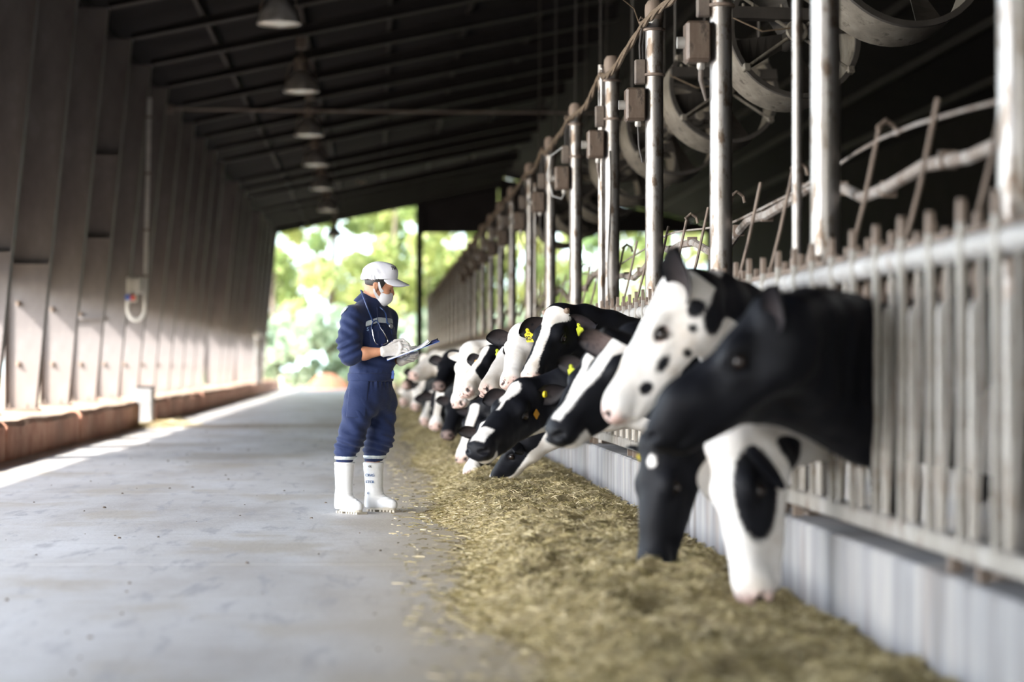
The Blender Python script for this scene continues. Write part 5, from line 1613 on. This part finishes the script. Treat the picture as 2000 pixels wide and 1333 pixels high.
fl0 = lambda X, Y: (X - cT[0])*sdv[0] + (Y - cT[1])*sdv[1]
patch('pocket_flap', D_torso, 0.008, lambda X, Y, Z: np.maximum(np.maximum(zband(X, Z, 643, 7, 0.15) + 0*Y, np.abs(fl0(X, Y) + 0.085) - 0.055 + 0*Z), -front(X, Y) + 0*Z), M['navy'])
patch('pocket_flap', D_torso, 0.010, lambda X, Y, Z: np.maximum(np.maximum(zband(X, Z, 643, 8, 0.0, 735, -0.1) + 0*Y, np.abs(fl0(X, Y) - 0.085) - 0.055 + 0*Z), -front(X, Y) + 0*Z), M['navy'])
patch('chest_pocket', D_torso, 0.0045, lambda X, Y, Z: np.maximum(np.maximum(zband(X, Z, 662, 19, 0.1) + 0*Y, np.abs(fl0(X, Y) + 0.085) - 0.052 + 0*Z), -front(X, Y) + 0*Z), M['navy'])
patch('chest_pocket', D_torso, 0.0045, lambda X, Y, Z: np.maximum(np.maximum(zband(X, Z, 662, 19, 0.0) + 0*Y, np.abs(fl0(X, Y) - 0.085) - 0.052 + 0*Z), -front(X, Y) + 0*Z), M['navy'])
patch('hip_pocket', D_body, 0.008, lambda X, Y, Z: np.maximum(np.maximum(np.abs(Z - PM(0, 779)[2]) - 36*0.003634 + 0*X, np.abs(X - PM(699, 0)[0] - (Z - PM(0, 779)[2])*0.10) - 19*0.003634), (Y - (YM - 0.08)) + 0*X) + 0*Z, M['navy'])
# zip and hanging tab
zp = [surf(D_torso, 735 + 0.06*(y - 600), y, 0.007)[0] for y in range(602, 664, 6)]
MB().tube(zp, 0.003, 5).build('front_zip', M['navy_dark'], person, PORG)
p, nrm = surf(D_torso, 764, 731, 0.012)
MB().bbox(p - np.array([0.010, 0.004, 0.030]), p + np.array([0.010, 0.004, 0.030]), 0.003).build('belt_tab', M['blue'], person, PORG)
p, nrm = surf(D_torso, 718, 644, 0.013)
ex = np.cross(np.array([0, 0, 1.0]), nrm); ex /= np.linalg.norm(ex); ey = np.cross(nrm, ex)
M['emb'] = simple('embroidery', (0.22, 0.32, 0.55), None, 20, 0.8)
text_obj('S', 0.036, M['emb'], person, frame_matrix(p - np.array(PORG), ex, ey, nrm), 'embroidered_letter', bold=0.0005)

# collar: a turned down ring round the neck, open at the throat
cc = PM(721, 586); tl = math.radians(24)
cu_ = np.array([math.sin(tl)*0.9, 0, math.cos(tl)]); cu_ /= np.linalg.norm(cu_)
cf = np.array([fd[0], fd[1], 0]) - cu_*float(np.array([fd[0], fd[1], 0]) @ cu_); cf /= np.linalg.norm(cf); cs_ = np.cross(cu_, cf)
V = []; Fq = []; nseg = 40
prof = [(0.060, -0.03), (0.059, 0.020), (0.064, 0.030), (0.071, 0.024), (0.088, -0.014), (0.100, -0.044), (0.095, -0.047), (0.082, -0.014), (0.069, 0.012), (0.065, -0.01)]
for i in range(nseg + 1):
    a = math.radians(14 + (360 - 28)*i/nseg)
    fr_ = (1 + math.cos(a))/2
    for (rr, hh_) in prof:
        h2 = hh_ - (0.022*fr_**2 if hh_ < 0 else 0.012*fr_**3)
        V.append(cc + cf*rr*math.cos(a)*1.02 + cs_*rr*math.sin(a)*1.02 + cu_*h2)
np_ = len(prof)
for i in range(nseg):
    for j in range(np_):
        k = (j + 1) % np_
        Fq.append((i*np_ + j, (i+1)*np_ + j, (i+1)*np_ + k, i*np_ + k))
Fq += [tuple(range(np_)), tuple(nseg*np_ + j for j in range(np_ - 1, -1, -1))]
MB().add(V, Fq).build('collar', M['navy'], person, PORG, smooth=True)

# ---- body: head, neck, forearms and the figure inside the clothes, one surface
HC = PM(741, 552)
pit = math.radians(20); hy = math.radians(4)
hf = np.array([math.cos(pit)*math.cos(hy), math.cos(pit)*math.sin(hy), -math.sin(pit)])
hs = np.array([-math.sin(hy), math.cos(hy), 0]); hu = np.cross(hf, hs)
RH = np.stack([hf, hs, hu])
def H(f, s, u): return HC + f*hf + s*hs + u*hu
bf = newfield(625, 820, 500, 1000, -0.36, 0.34, 0.0052)
torso(bf, -0.03); leg_r(bf, -0.025); leg_l(bf, -0.025)
bf.cone(PM(690, 622, -0.15), PM(684, 694, -0.215), 0.055, 0.046, 0.03)
bf.cone(PM(754, 624, 0.15), PM(751, 700, 0.17), 0.055, 0.046, 0.03)
wrR, wrL = PM(749, 687, -0.235), PM(784, 705, 0.0)
bf.cone(PM(686, 693, -0.215), PM(712, 691, -0.228), 0.048, 0.046, 0.02)
bf.cone(PM(712, 691, -0.228), wrR + np.array([-0.012, 0, 0]), 0.045, 0.027, 0.02)
bf.cone(PM(751, 701, 0.17), wrL + np.array([-0.01, 0.01, 0]), 0.046, 0.025, 0.02)
bf.cone(PM(672, 900, -0.10), PM(671, 960, -0.095), 0.05, 0.04, 0.02); bf.cone(PM(728, 900, 0.075), PM(727, 960, 0.08), 0.05, 0.04, 0.02)
bf.cone(PM(671, 962, -0.095), PM(683, 982, -0.14), 0.035, 0.022, 0.02); bf.cone(PM(727, 962, 0.08), PM(745, 982, 0.045), 0.035, 0.022, 0.02)
bf.cone(PM(719, 602, 0), PM(734, 566, 0), 0.064, 0.056, 0.03)
bf.cone(PM(722, 590, 0), PM(726, 560, 0), 0.052, 0.05, 0.03)
bf.ell(H(0, 0, 0.012), RH, (0.099, 0.077, 0.098), 0.02)
bf.ell(H(0.034, 0, -0.060), RH, (0.068, 0.060, 0.085), 0.02)
for s_ in (-1, 1):
    bf.cone(H(-0.002, s_*0.046, -0.080), H(0.060, s_*0.018, -0.128), 0.032, 0.024, 0.02)
    bf.ell(H(0.062, s_*0.038, -0.050), RH, (0.030, 0.026, 0.026), 0.02)
    bf.ell(H(0.083, s_*0.030, 0.006), RH, (0.018, 0.028, 0.010), 0.015)
    bf.ell(H(0.098, s_*0.033, -0.018), RH, (0.018, 0.020, 0.012), 0.014, 'c')
    bf.ell(H(0.078, s_*0.032, -0.020), RH, (0.016, 0.018, 0.013), 0.008)
    bf.ell(H(0.108, s_*0.013, -0.050), RH, (0.012, 0.009, 0.009), 0.008)
bf.ell(H(0.076, 0, -0.128), RH, (0.024, 0.026, 0.022), 0.02)
bf.cone(H(0.094, 0, -0.005), H(0.116, 0, -0.044), 0.010, 0.0145, 0.014)
bf.cone(H(0.098, -0.02, -0.088), H(0.098, 0.02, -0.088), 0.010, 0.010, 0.012)
V, Q = bf.mesh(relax=1)
body = np_mesh('body', V, Q, M['skin'], person, PORG)
# ears
def ear_person(s_):
    f = Field(axis_grid(HC[0] - 0.09, HC[0] + 0.06, 0.0028), axis_grid(*sorted((HC[1] + s_*0.05, HC[1] + s_*0.13)), 0.0028), axis_grid(HC[2] - 0.12, HC[2] + 0.03, 0.0028))
    A = (H(-0.022, s_*0.078, -0.030), H(-0.016, s_*0.080, -0.062))
    f.cone(A[0], A[1], 0.021, 0.014, 0.01, flat=(hs, 0.42))
    f.cone(H(-0.019, s_*0.090, -0.034), H(-0.012, s_*0.089, -0.055), 0.012, 0.008, 0.008, 'c', flat=(hs, 0.5))
    f.cone(H(-0.012, s_*0.074, -0.068), H(-0.012, s_*0.077, -0.074), 0.009, 0.007, 0.008)
    v, q = f.mesh(relax=1)
    return np_mesh('ear', v, q, M['skin'], person, PORG)
ear_person(-1); ear_person(1)
# closed lids looking down: lash line and brow
for s_ in (-1, 1):
    MB().tube([H(0.083 + 0.012*math.sin(a), s_*(0.032 - 0.017*math.cos(a)), -0.029 - 0.003*math.sin(a)) for a in np.linspace(0.15, 3.0, 9)], 0.0022, 5).build('eyelash', M['hair'], person, PORG)
    MB().tube([H(0.100 - 0.022*t*t, s_*(0.014 + 0.036*t), 0.010 + 0.004*math.sin(3*t)) for t in np.linspace(0, 1, 8)], [0.0025, .004, .0045, .0045, .004, .0035, .003, .0015], 6).build('eyebrow', M['hair'], person, PORG)
# hair seen below the cap
hfld = Field(axis_grid(HC[0] - 0.14, HC[0] + 0.12, 0.004), axis_grid(HC[1] - 0.11, HC[1] + 0.11, 0.004), axis_grid(HC[2] - 0.12, HC[2] + 0.12, 0.004))
hfld.ell(H(-0.006, 0, 0.008), RH, (0.102, 0.082, 0.100), 0.0)
def hair_cut(X, Y, Z):
    f_ = (X - HC[0])*hf[0] + (Y - HC[1])*hf[1] + (Z - HC[2])*hf[2]
    u_ = (X - HC[0])*hu[0] + (Y - HC[1])*hu[1] + (Z - HC[2])*hu[2]
    low = np.where(f_ < -0.03, -0.040 + (-0.03 - f_)*-0.25, np.where(f_ < 0.0, -0.022, -0.040))
    return np.minimum((u_ - low)*1.0, (0.038 + 0.3*u_ - f_))       # > 0 keeps
hfld.func((-9, 0, -9), (9, 99, 9), lambda X, Y, Z: hair_cut(X, Y, Z), 0.0, 'c') if False else None
X, Y, Z = hfld.ax[0][:, None, None], hfld.ax[1][None, :, None], hfld.ax[2][None, None, :]
E = np.maximum(hfld.D, -hair_cut(X, Y, Z).astype(np.float32))
v, q = hfld.mesh(E, relax=1)
np_mesh('hair', v, q, M['hair'], person, PORG)
# mask with two ear straps
mf = Field(axis_grid(HC[0] - 0.08, HC[0] + 0.16, 0.0032), axis_grid(HC[1] - 0.11, HC[1] + 0.11, 0.0032), axis_grid(HC[2] - 0.20, HC[2] + 0.06, 0.0032))
mf.ell(H(0.050, 0, -0.084), RH, (0.074, 0.066, 0.064), 0.02)
mf.ell(H(0.045, 0, -0.110), RH, (0.060, 0.056, 0.050), 0.03)
mf.cone(H(0.100, 0, -0.052), H(0.105, 0, -0.085), 0.022, 0.022, 0.025)
def mcoord(X, Y, Z):
    a = [(X - HC[0])*r_[0] + (Y - HC[1])*r_[1] + (Z - HC[2])*r_[2] for r_ in (hf, hs, hu)]
    return a
X, Y, Z = mf.ax[0][:, None, None], mf.ax[1][None, :, None], mf.ax[2][None, None, :]
f_, s__, u_ = mcoord(X, Y, Z)
top = u_ + 0.040 + 0.16*(0.115 - f_)                       # upper edge, falls from the nose to the cheek
back = 0.012 - f_ + 0.25*(u_ + 0.08)
E = np.maximum(np.maximum(mf.D, top.astype(np.float32)), back.astype(np.float32))
v, q = mf.mesh(E, relax=2)
mask = np_mesh('face_mask', v, q, M['mask'], person, PORG)
def strap(pts, w0, w1, nm):
    V = []; n = len(pts)
    for i, (p_, s_) in enumerate(pts):
        t = (pts[min(i+1, n-1)][0] - pts[max(i-1, 0)][0]); t = t/np.linalg.norm(t)
        nr = hs*s_; wv = np.cross(t, nr); w = w0 + (w1 - w0)*i/(n-1)
        for a, b in ((-1, 0), (1, 0), (1, 1), (-1, 1)): V.append(p_ + wv*w*a + nr*(0.002*b))
    Fq = []
    for i in range(n - 1):
        for j in range(4):
            k = (j+1) % 4; Fq.append((4*i+j, 4*i+k, 4*i+4+k, 4*i+4+j))
    MB().add(V, Fq + [(3,2,1,0), (4*n-4, 4*n-3, 4*n-2, 4*n-1)]).build(nm, M['mask'], mask, PORG, smooth=False)
for s_ in (-1, 1):
    strap([(H(0.040, s_*0.066, -0.062), s_), (H(0.016, s_*0.075, -0.045), s_), (H(0.000, s_*0.082, -0.022), s_), (H(-0.010, s_*0.084, -0.004), s_)], 0.013, 0.005, 'ear_strap')
    strap([(H(0.030, s_*0.063, -0.112), s_), (H(0.004, s_*0.074, -0.096), s_), (H(-0.016, s_*0.083, -0.078), s_), (H(-0.028, s_*0.087, -0.060), s_)], 0.013, 0.005, 'ear_strap')
# cap
CC = PM(743, 543)
cfld = Field(axis_grid(CC[0] - 0.16, CC[0] + 0.16, 0.0042), axis_grid(CC[1] - 0.14, CC[1] + 0.14, 0.0042), axis_grid(CC[2] - 0.07, CC[2] + 0.15, 0.0042))
tk = math.radians(6)
RC = np.array([[math.cos(tk), 0, -math.sin(tk)], [0, 1, 0], [math.sin(tk), 0, math.cos(tk)]])
cfld.ell(CC + np.array([-0.004, 0, 0.0]), RC, (0.124, 0.100, 0.117), 0.0)
cfld.ell(CC + np.array([-0.055, 0, 0.02]), RC, (0.072, 0.088, 0.070), 0.04)
cfld.ell(CC + np.array([0.07, 0, 0.045]), RC, (0.050, 0.062, 0.045), 0.04)
X, Y, Z = cfld.ax[0][:, None, None], cfld.ax[1][None, :, None], cfld.ax[2][None, None, :]
zb_ = PM(0, 547)[2] - 0.02*(X - CC[0])/0.12*0.4 + 0.006*np.sin((X - CC[0])*20)
E = np.maximum(cfld.D, (zb_ - Z).astype(np.float32) + 0*Y)
E = np.maximum(E, -(cfld.D + 0.016))
v, q = cfld.mesh(E, relax=2)
nn = vnormals(v, q)
ang = np.arctan2(v[:, 1] - CC[1], v[:, 0] - CC[0])
hgt = (v[:, 2] - PM(0, 547)[2])
gath = sm(hgt, 0.05, 0.0)*sm(np.cos(ang), 0.2, -0.5)
v = v + nn*(gath*0.0035*np.sin(ang*34))[:, None] + nn*(0.003*np.sin(hgt*70 + 3*(v[:, 0] - CC[0])*30)*sm(np.cos(ang), 0.4, -0.4)*sm(hgt, 0.1, 0.05))[:, None]
seam = np.abs(np.abs(np.sin(ang*1.5))) < 0.03
cap = np_mesh('cap', v, q, M['cotton'], person, PORG); cap['label'] = 'white cotton peaked cap'
V = []; Fq = []; na, nr_ = 24, 8
for lay in (0, 1):
    for i in range(na + 1):
        a = math.radians(-78 + 156*i/na)
        for j in range(nr_ + 1):
            t = j/nr_
            ee_ = max(0.0, math.cos(a*90/78.5))**0.55
            ex_ = 0.090*ee_
            rx, ry = 0.118 + ex_*t, 0.097 + 0.034*t*ee_
            V.append(CC + np.array([rx*math.cos(a), ry*math.sin(a), (PM(0, 546)[2] - CC[2]) + 0.004 - ee_*t*(0.044 + 0.040*math.sin(a)**2) - 0.010*math.sin(a)**2 - 0.0035*lay]))
st_ = (na + 1)*(nr_ + 1)
for i in range(na):
    for j in range(nr_):
        a, b, c, d_ = i*(nr_+1)+j, (i+1)*(nr_+1)+j, (i+1)*(nr_+1)+j+1, i*(nr_+1)+j+1
        Fq.append((d_, c, b, a)); Fq.append((st_+a, st_+b, st_+c, st_+d_))
for i in range(na):
    a, b = i*(nr_+1)+nr_, (i+1)*(nr_+1)+nr_; Fq.append((a, st_+a, st_+b, b))
MB().add(V, Fq).build('cap_peak', M['cotton'], cap, PORG, smooth=True)
p = CC + np.array([0.088, -0.050, 0.060]); nrm = np.array([0.62, -0.70, 0.34]); nrm /= np.linalg.norm(nrm)
ex = np.cross(np.array([0.0, 0, 1.0]), nrm); ex /= np.linalg.norm(ex); ey = np.cross(nrm, ex)
text_obj('TH', 0.034, M['ink'], cap, frame_matrix(p + nrm*0.010 - np.array(PORG), ex, ey, nrm), 'cap_lettering', bold=0.0008)

# boots
def boot(heel, toe, top, ank, name_txt=None):
    f = Field(axis_grid(min(heel[0], toe[0]) - 0.10, max(heel[0], toe[0]) + 0.10, 0.0055), axis_grid(min(heel[1], toe[1]) - 0.10, max(heel[1], toe[1]) + 0.10, 0.0055), axis_grid(-0.01, top[2] + 0.09, 0.0055))
    dv = (toe - heel); dv = dv/np.linalg.norm(dv)
    f.cone(top, ank, 0.073, 0.060, 0.02)
    f.cone(ank, heel + np.array([0, 0, 0.055]), 0.058, 0.052, 0.03)
    f.cone(heel + np.array([0, 0, 0.060]) + dv*0.02, heel*0.45 + toe*0.55 + np.array([0, 0, 0.060]), 0.054, 0.046, 0.05)
    f.cone(heel*0.45 + toe*0.55 + np.array([0, 0, 0.052]), toe + np.array([0, 0, 0.050]) - dv*0.045, 0.046, 0.043, 0.03)
    X, Y, Z = f.ax[0][:, None, None], f.ax[1][None, :, None], f.ax[2][None, None, :]
    E = np.maximum(np.maximum(f.D, (0.028 - Z).astype(np.float32) + 0*X + 0*Y), (Z - (top[2] + 0.0)).astype(np.float32) + 0*X)
    v, q = f.mesh(E, relax=1)
    nn = vnormals(v, q)
    # moulded rings under the rim and flex folds over the ankle
    ringz = sum(np.exp(-((v[:, 2] - (top[2] - t))/0.004)**2) for t in (0.012, 0.045, 0.056))
    fl = np.exp(-((v[:, 2] - 0.115)/0.03)**2)*np.clip(((v - ank) @ dv)*14, 0, 1)
    v = v + nn*(0.0025*ringz + 0.0022*fl*np.sin(v[:, 2]*380))[:, None]
    b = np_mesh('boot', v, q, M['rubber'], person, PORG); b['label'] = 'white rubber boot'
    # sole with lugs
    wv = np.cross(dv, zz_)
    L_ = np.linalg.norm(toe - heel)
    outl = []
    for t in np.linspace(0, 1, 28, endpoint=False):
        a = 2*math.pi*t
        ca, sa = math.cos(a), math.sin(a)
        half = L_/2 + 0.0
        w = 0.050*(1 - 0.12*math.exp(-((ca + 0.15)/0.3)**2))
        x_ = half*ca*abs(ca)**-0.25 if abs(ca) > 1e-3 else 0
        x_ = max(-half - 0.03, min(half, x_*1.02))
        p_ = (heel + toe)/2 + dv*(x_ - 0.012) + wv*(w*sa)
        outl.append((p_[0], p_[1]))
    MB().prism(outl, 0.014, 0.034, 'Z').build('sole', M['sole'], b, PORG)
    for t in np.linspace(-0.46, 0.42, 9):
        if abs(t + 0.18) < 0.05: continue
        c = (heel + toe)/2 + dv*(t*(L_ + 0.04)); m = MB()
        pr = [c + dv*a + wv*bb for a, bb in ((-.009, -.046), (.009, -.046), (.009, .046), (-.009, .046))]
        m.prism([(p_[0], p_[1]) for p_ in pr], 0.0, 0.015, 'Z'); m.build('tread', M['sole'], b, PORG)
    return b
def G(px, dy, z=0.0): return np.array([(px - VX)*(YM + dy)/F, YM + dy, z])
bR = boot(G(669, -0.055), G(706, -0.225), PM(673, 903, -0.10), np.array([*G(672, -0.085)[:2], 0.12]))
bL = boot(G(727, 0.105), G(775, -0.015), PM(729, 903, 0.075), np.array([*G(731, 0.075)[:2], 0.12]))
bn = np.array([-0.35, -0.93, 0.0]); bn /= np.linalg.norm(bn); ex = np.cross(zz_, bn)
for t, y_, s_ in (('ONG', 928, 0.030), ('ETCR', 941, 0.026), ('G', 963, 0.022)):
    c = PM(722.5 if t != 'G' else 719, y_, 0.075) + np.array([0.0, -0.064, 0])
    text_obj(t, s_, M['blue_ink'], bL, frame_matrix(c - np.array(PORG), ex, zz_, bn), 'boot_writing', ext=0.004)
c = PM(723, 911, 0.075) + np.array([0.0, -0.070, 0])
text_obj('GL', 0.02, M['ink'], bL, frame_matrix(c - np.array(PORG), ex, zz_, bn), 'boot_writing', ext=0.004)

# ---- clipboard: tilted up away from the body
ca, cb_ = PM(755, 702.5, -0.17), PM(857, 665, -0.17)
bd = cb_ - ca; BL = np.linalg.norm(bd); bd /= BL
bw_ = np.array([0, 1.0, 0.085]); bw_ -= bd*float(bw_ @ bd); bw_ /= np.linalg.norm(bw_); bn_ = np.cross(bd, bw_)
if bn_[2] < 0: bn_ = -bn_
def CB(t, s, n): return ca + bd*t + bw_*s + bn_*n
clip = thing('clipboard', 'blue clipboard with white sheets held by the gloved hands', 'clipboard', tuple(ca))
CO = tuple(ca)
def slab(nm, t0, t1, s0, s1, n0, n1, mat, parent, curl=0.0, label=None):
    V = []; Fq = []; K = 10
    for i in range(K + 1):
        t = t0 + (t1 - t0)*i/K; c_ = curl*max(0, (i/K - 0.82))/0.18
        for s, n in ((s0, n0), (s1, n0), (s1, n1), (s0, n1)): V.append(CB(t, s, n + c_))
    for i in range(K):
        for j in range(4): Fq.append((4*i+j, 4*i+(j+1) % 4, 4*i+4+(j+1) % 4, 4*i+4+j))
    Fq += [(3,2,1,0), (4*K, 4*K+1, 4*K+2, 4*K+3)]
    return MB().add(V, Fq).build(nm, mat, parent, CO)
slab('board', 0, BL, -0.12, 0.12, -0.0025, 0.0, M['board'], clip)
slab('paper', 0.004, BL*0.83, -0.115, 0.115, 0.0005, 0.0035, M['paper'], clip, 0.014)
slab('paper', 0.010, BL*0.82, -0.112, 0.110, 0.0037, 0.0045, M['paper'], clip, 0.020)
slab('clip', BL*0.86, BL*0.97, -0.06, 0.06, 0.001, 0.010, M['pen'], clip)
MB().tube([CB(BL*0.97, -0.05, 0.006), CB(BL*0.985, -0.02, 0.014), CB(BL*0.985, 0.02, 0.014), CB(BL*0.97, 0.05, 0.006)], 0.0035, 6).build('clip_spring', M['chrome'], clip, CO)

# ---- gloved hands
def hand(nm, segs, palm, wrist, cuffdir):
    P_ = np.array([p_ for s in segs for p_, _ in s] + [p_ for p_, _ in palm] + [wrist[0]])
    lo, hi = P_.min(0) - 0.04, P_.max(0) + 0.04
    f = Field(axis_grid(lo[0], hi[0], 0.0030), axis_grid(lo[1], hi[1], 0.0030), axis_grid(lo[2], hi[2], 0.0030))
    w0 = wrist
    for p_, r_ in palm: f.cone(w0[0], p_, w0[1], r_, 0.010)
    for (a, ra), (b, rb) in zip(palm[:-1], palm[1:]): f.cone(a, b, ra, rb, 0.010)
    f.cone(w0[0], segs[4][0][0], w0[1]*0.85, segs[4][0][1], 0.010)
    for s in segs:
        for (a, ra), (b, rb) in zip(s[:-1], s[1:]): f.cone(a, b, ra, rb, 0.004)
    v, q = f.mesh(relax=1)
    o = np_mesh('glove', v, q, M['latex'], person, PORG); o['label'] = nm
    cd = cuffdir/np.linalg.norm(cuffdir)
    MB().tube([w0[0] - cd*0.012, w0[0] - cd*0.006, w0[0] + cd*0.004], [0.0385, 0.0395, 0.0365], 20).build('glove_cuff', M['latex'], o, PORG, smooth=True)
    return o
# writing hand, back of the hand to the camera
w = (PM(750, 687, -0.235), 0.033)
mcp = [(PM(780, 671, -0.215), 0.0135), (PM(783, 677.5, -0.228), 0.014), (PM(781, 685, -0.23), 0.0135), (PM(776, 692, -0.222), 0.0125)]
fing = [[mcp[0], (PM(794, 671, -0.205), 0.0105), (PM(801, 678, -0.19), 0.0095), (PM(803, 683.5, -0.182), 0.0085)],
        [mcp[1], (PM(797, 678, -0.215), 0.0108), (PM(800, 686, -0.195), 0.0098), (PM(797, 690, -0.183), 0.0085)],
        [mcp[2], (PM(794, 686, -0.218), 0.0105), (PM(793, 692.5, -0.196), 0.0095), (PM(786, 693, -0.186), 0.0085)],
        [mcp[3], (PM(787, 693, -0.212), 0.0095), (PM(784, 697, -0.192), 0.0085), (PM(777, 696, -0.186), 0.0075)],
        [(PM(757, 679, -0.215), 0.017), (PM(772, 667, -0.185), 0.0135), (PM(786, 664, -0.172), 0.0115), (PM(798, 673, -0.17), 0.009)]]
hand('white latex glove on the writing hand', fing, mcp, w, PM(750, 687, -0.235) - PM(712, 691, -0.228))
# holding hand: palm under the board, fingers wrapped below, thumb on the sheets
w = (PM(785, 705.5, -0.005), 0.031)
mcp = [(PM(806, 691, -0.06), 0.0135), (PM(808, 695.5, -0.045), 0.014), (PM(806, 700, -0.03), 0.0135), (PM(802, 704, -0.015), 0.0125)]
fing = [[mcp[0], (PM(815, 689, -0.095), 0.0105), (PM(811, 692, -0.125), 0.0095), (PM(802, 694, -0.14), 0.0085)],
        [mcp[1], (PM(816, 694, -0.085), 0.0108), (PM(810, 697.5, -0.12), 0.0098), (PM(799, 698, -0.138), 0.0088)],
        [mcp[2], (PM(813, 700, -0.07), 0.0105), (PM(806, 702.5, -0.108), 0.0095), (PM(796, 701.5, -0.125), 0.0085)],
        [mcp[3], (PM(807, 705, -0.05), 0.0095), (PM(800, 706.5, -0.088), 0.0085), (PM(791, 704.5, -0.105), 0.0078)],
        [(PM(790, 698, 0.0), 0.016), (PM(800, 684, -0.02), 0.0135), (PM(806, 679.5, -0.05), 0.0115), (PM(812, 677.5, -0.075), 0.009)]]
hand('white latex glove on the hand under the clipboard', fing, mcp, w, PM(785, 705.5, -0.005) - PM(751, 701, 0.17))
pn_ = thing('pen', 'dark blue ballpoint pen in the writing hand', 'pen', tuple(PM(785, 672, -0.19)))
a, b = PM(764, 666.5, -0.20), PM(800.5, 684, -0.172)
dd = (b - a)/np.linalg.norm(b - a)
MB().tube([a, a + dd*0.004, b - dd*0.018], [0.003, 0.0045, 0.0045], 10).build('barrel', M['pen'], pn_, pn_.location, smooth=True)
MB().tube([b - dd*0.018, b - dd*0.004, b], [0.0044, 0.0018, 0.0006], 10).build('tip', M['chrome'], pn_, pn_.location, smooth=True)
MB().tube([a + dd*0.002 + np.array([0, -0.006, 0.002]), a + dd*0.035 + np.array([0, -0.006, 0.002])], 0.0014, 6).build('pocket_clip', M['chrome'], pn_, pn_.location)

# ---- stethoscope round the neck
sp_ = thing('stethoscope', 'navy stethoscope with steel ear tubes hanging round the neck', 'stethoscope', tuple(PM(728, 632, -0.16)))
SO = tuple(sp_.location)
def onbody(pts, out): return [surf(D_torso, x, y, out)[0] for x, y in pts]
def smooth_path(P_, n=5):
    P_ = [np.array(p_) for p_ in P_]; R_ = []
    for i in range(len(P_) - 1):
        p0_, p1_, p2_, p3_ = P_[max(i-1, 0)], P_[i], P_[i+1], P_[min(i+2, len(P_)-1)]
        for k in range(n):
            t = k/n
            R_.append(0.5*((2*p1_) + (p2_ - p0_)*t + (2*p0_ - 5*p1_ + 4*p2_ - p3_)*t*t + (3*p1_ - p0_ - 3*p2_ + p3_)*t**3))
    R_.append(P_[-1]); return R_
neckback = [PM(716, 580, 0.085), PM(708, 570, 0.06), PM(704.5, 567.5, 0.0), PM(706, 570, -0.06), PM(709.5, 580, -0.105)]
dn = onbody([(716, 603), (722, 617), (727, 629)], 0.012)
path = smooth_path(neckback + dn)
MB().tube(path, 0.0052, 8).build('tubing', M['tubing'], sp_, SO, smooth=True)
yj = surf(D_torso, 727, 631, 0.013)[0]
br1 = smooth_path([yj] + onbody([(724.5, 640), (726, 645)], 0.016)); br2 = smooth_path([yj] + onbody([(733, 627.5), (738, 634), (741, 641)], 0.016))
MB().tube(br1, 0.0045, 8).build('yoke_arm', M['tubing'], sp_, SO, smooth=True)
MB().tube(br2, 0.0045, 8).build('yoke_arm', M['tubing'], sp_, SO, smooth=True)
t1 = smooth_path([br1[-1]] + onbody([(728.5, 660), (732, 670), (736, 673)], 0.02)); t2 = smooth_path([br2[-1]] + onbody([(747, 652), (753, 665), (752, 670), (744, 674)], 0.024))
for tt in (t1, t2):
    o_ = MB().tube(tt, 0.0035, 8).build('ear_tube', M['chrome'], sp_, SO, smooth=True)
    e_ = tt[-1]; MB().lathe([(0.001, -0.008), (0.007, -0.004), (0.007, 0.004), (0.001, 0.008)], e_, 'X', 10).build('ear_tip', M['pen'], o_, SO, smooth=True)
cpp, cn = surf(D_torso, 759, 639, 0.02)
path = smooth_path([PM(716, 580, 0.085)] + onbody([(742, 603), (750, 613), (753, 625), (754, 632)], 0.012) + [cpp + np.array([-0.012, 0, 0.014])])
MB().tube(path, 0.005, 8).build('tubing', M['tubing'], sp_, SO, smooth=True)
cn = cn*0.5 + np.array([0.35, -0.8, -0.05]); cn /= np.linalg.norm(cn)
cp_ = MB().tube([cpp - cn*0.008, cpp - cn*0.004, cpp + cn*0.003, cpp + cn*0.006], [0.016, 0.0185, 0.0185, 0.0165], 20).build('chest_piece', M['chrome'], sp_, SO, smooth=True)
MB().tube([cpp + cn*0.006, cpp + cn*0.0072], [0.0135, 0.013], 20).build('diaphragm', M['zip'], cp_, SO, smooth=True)
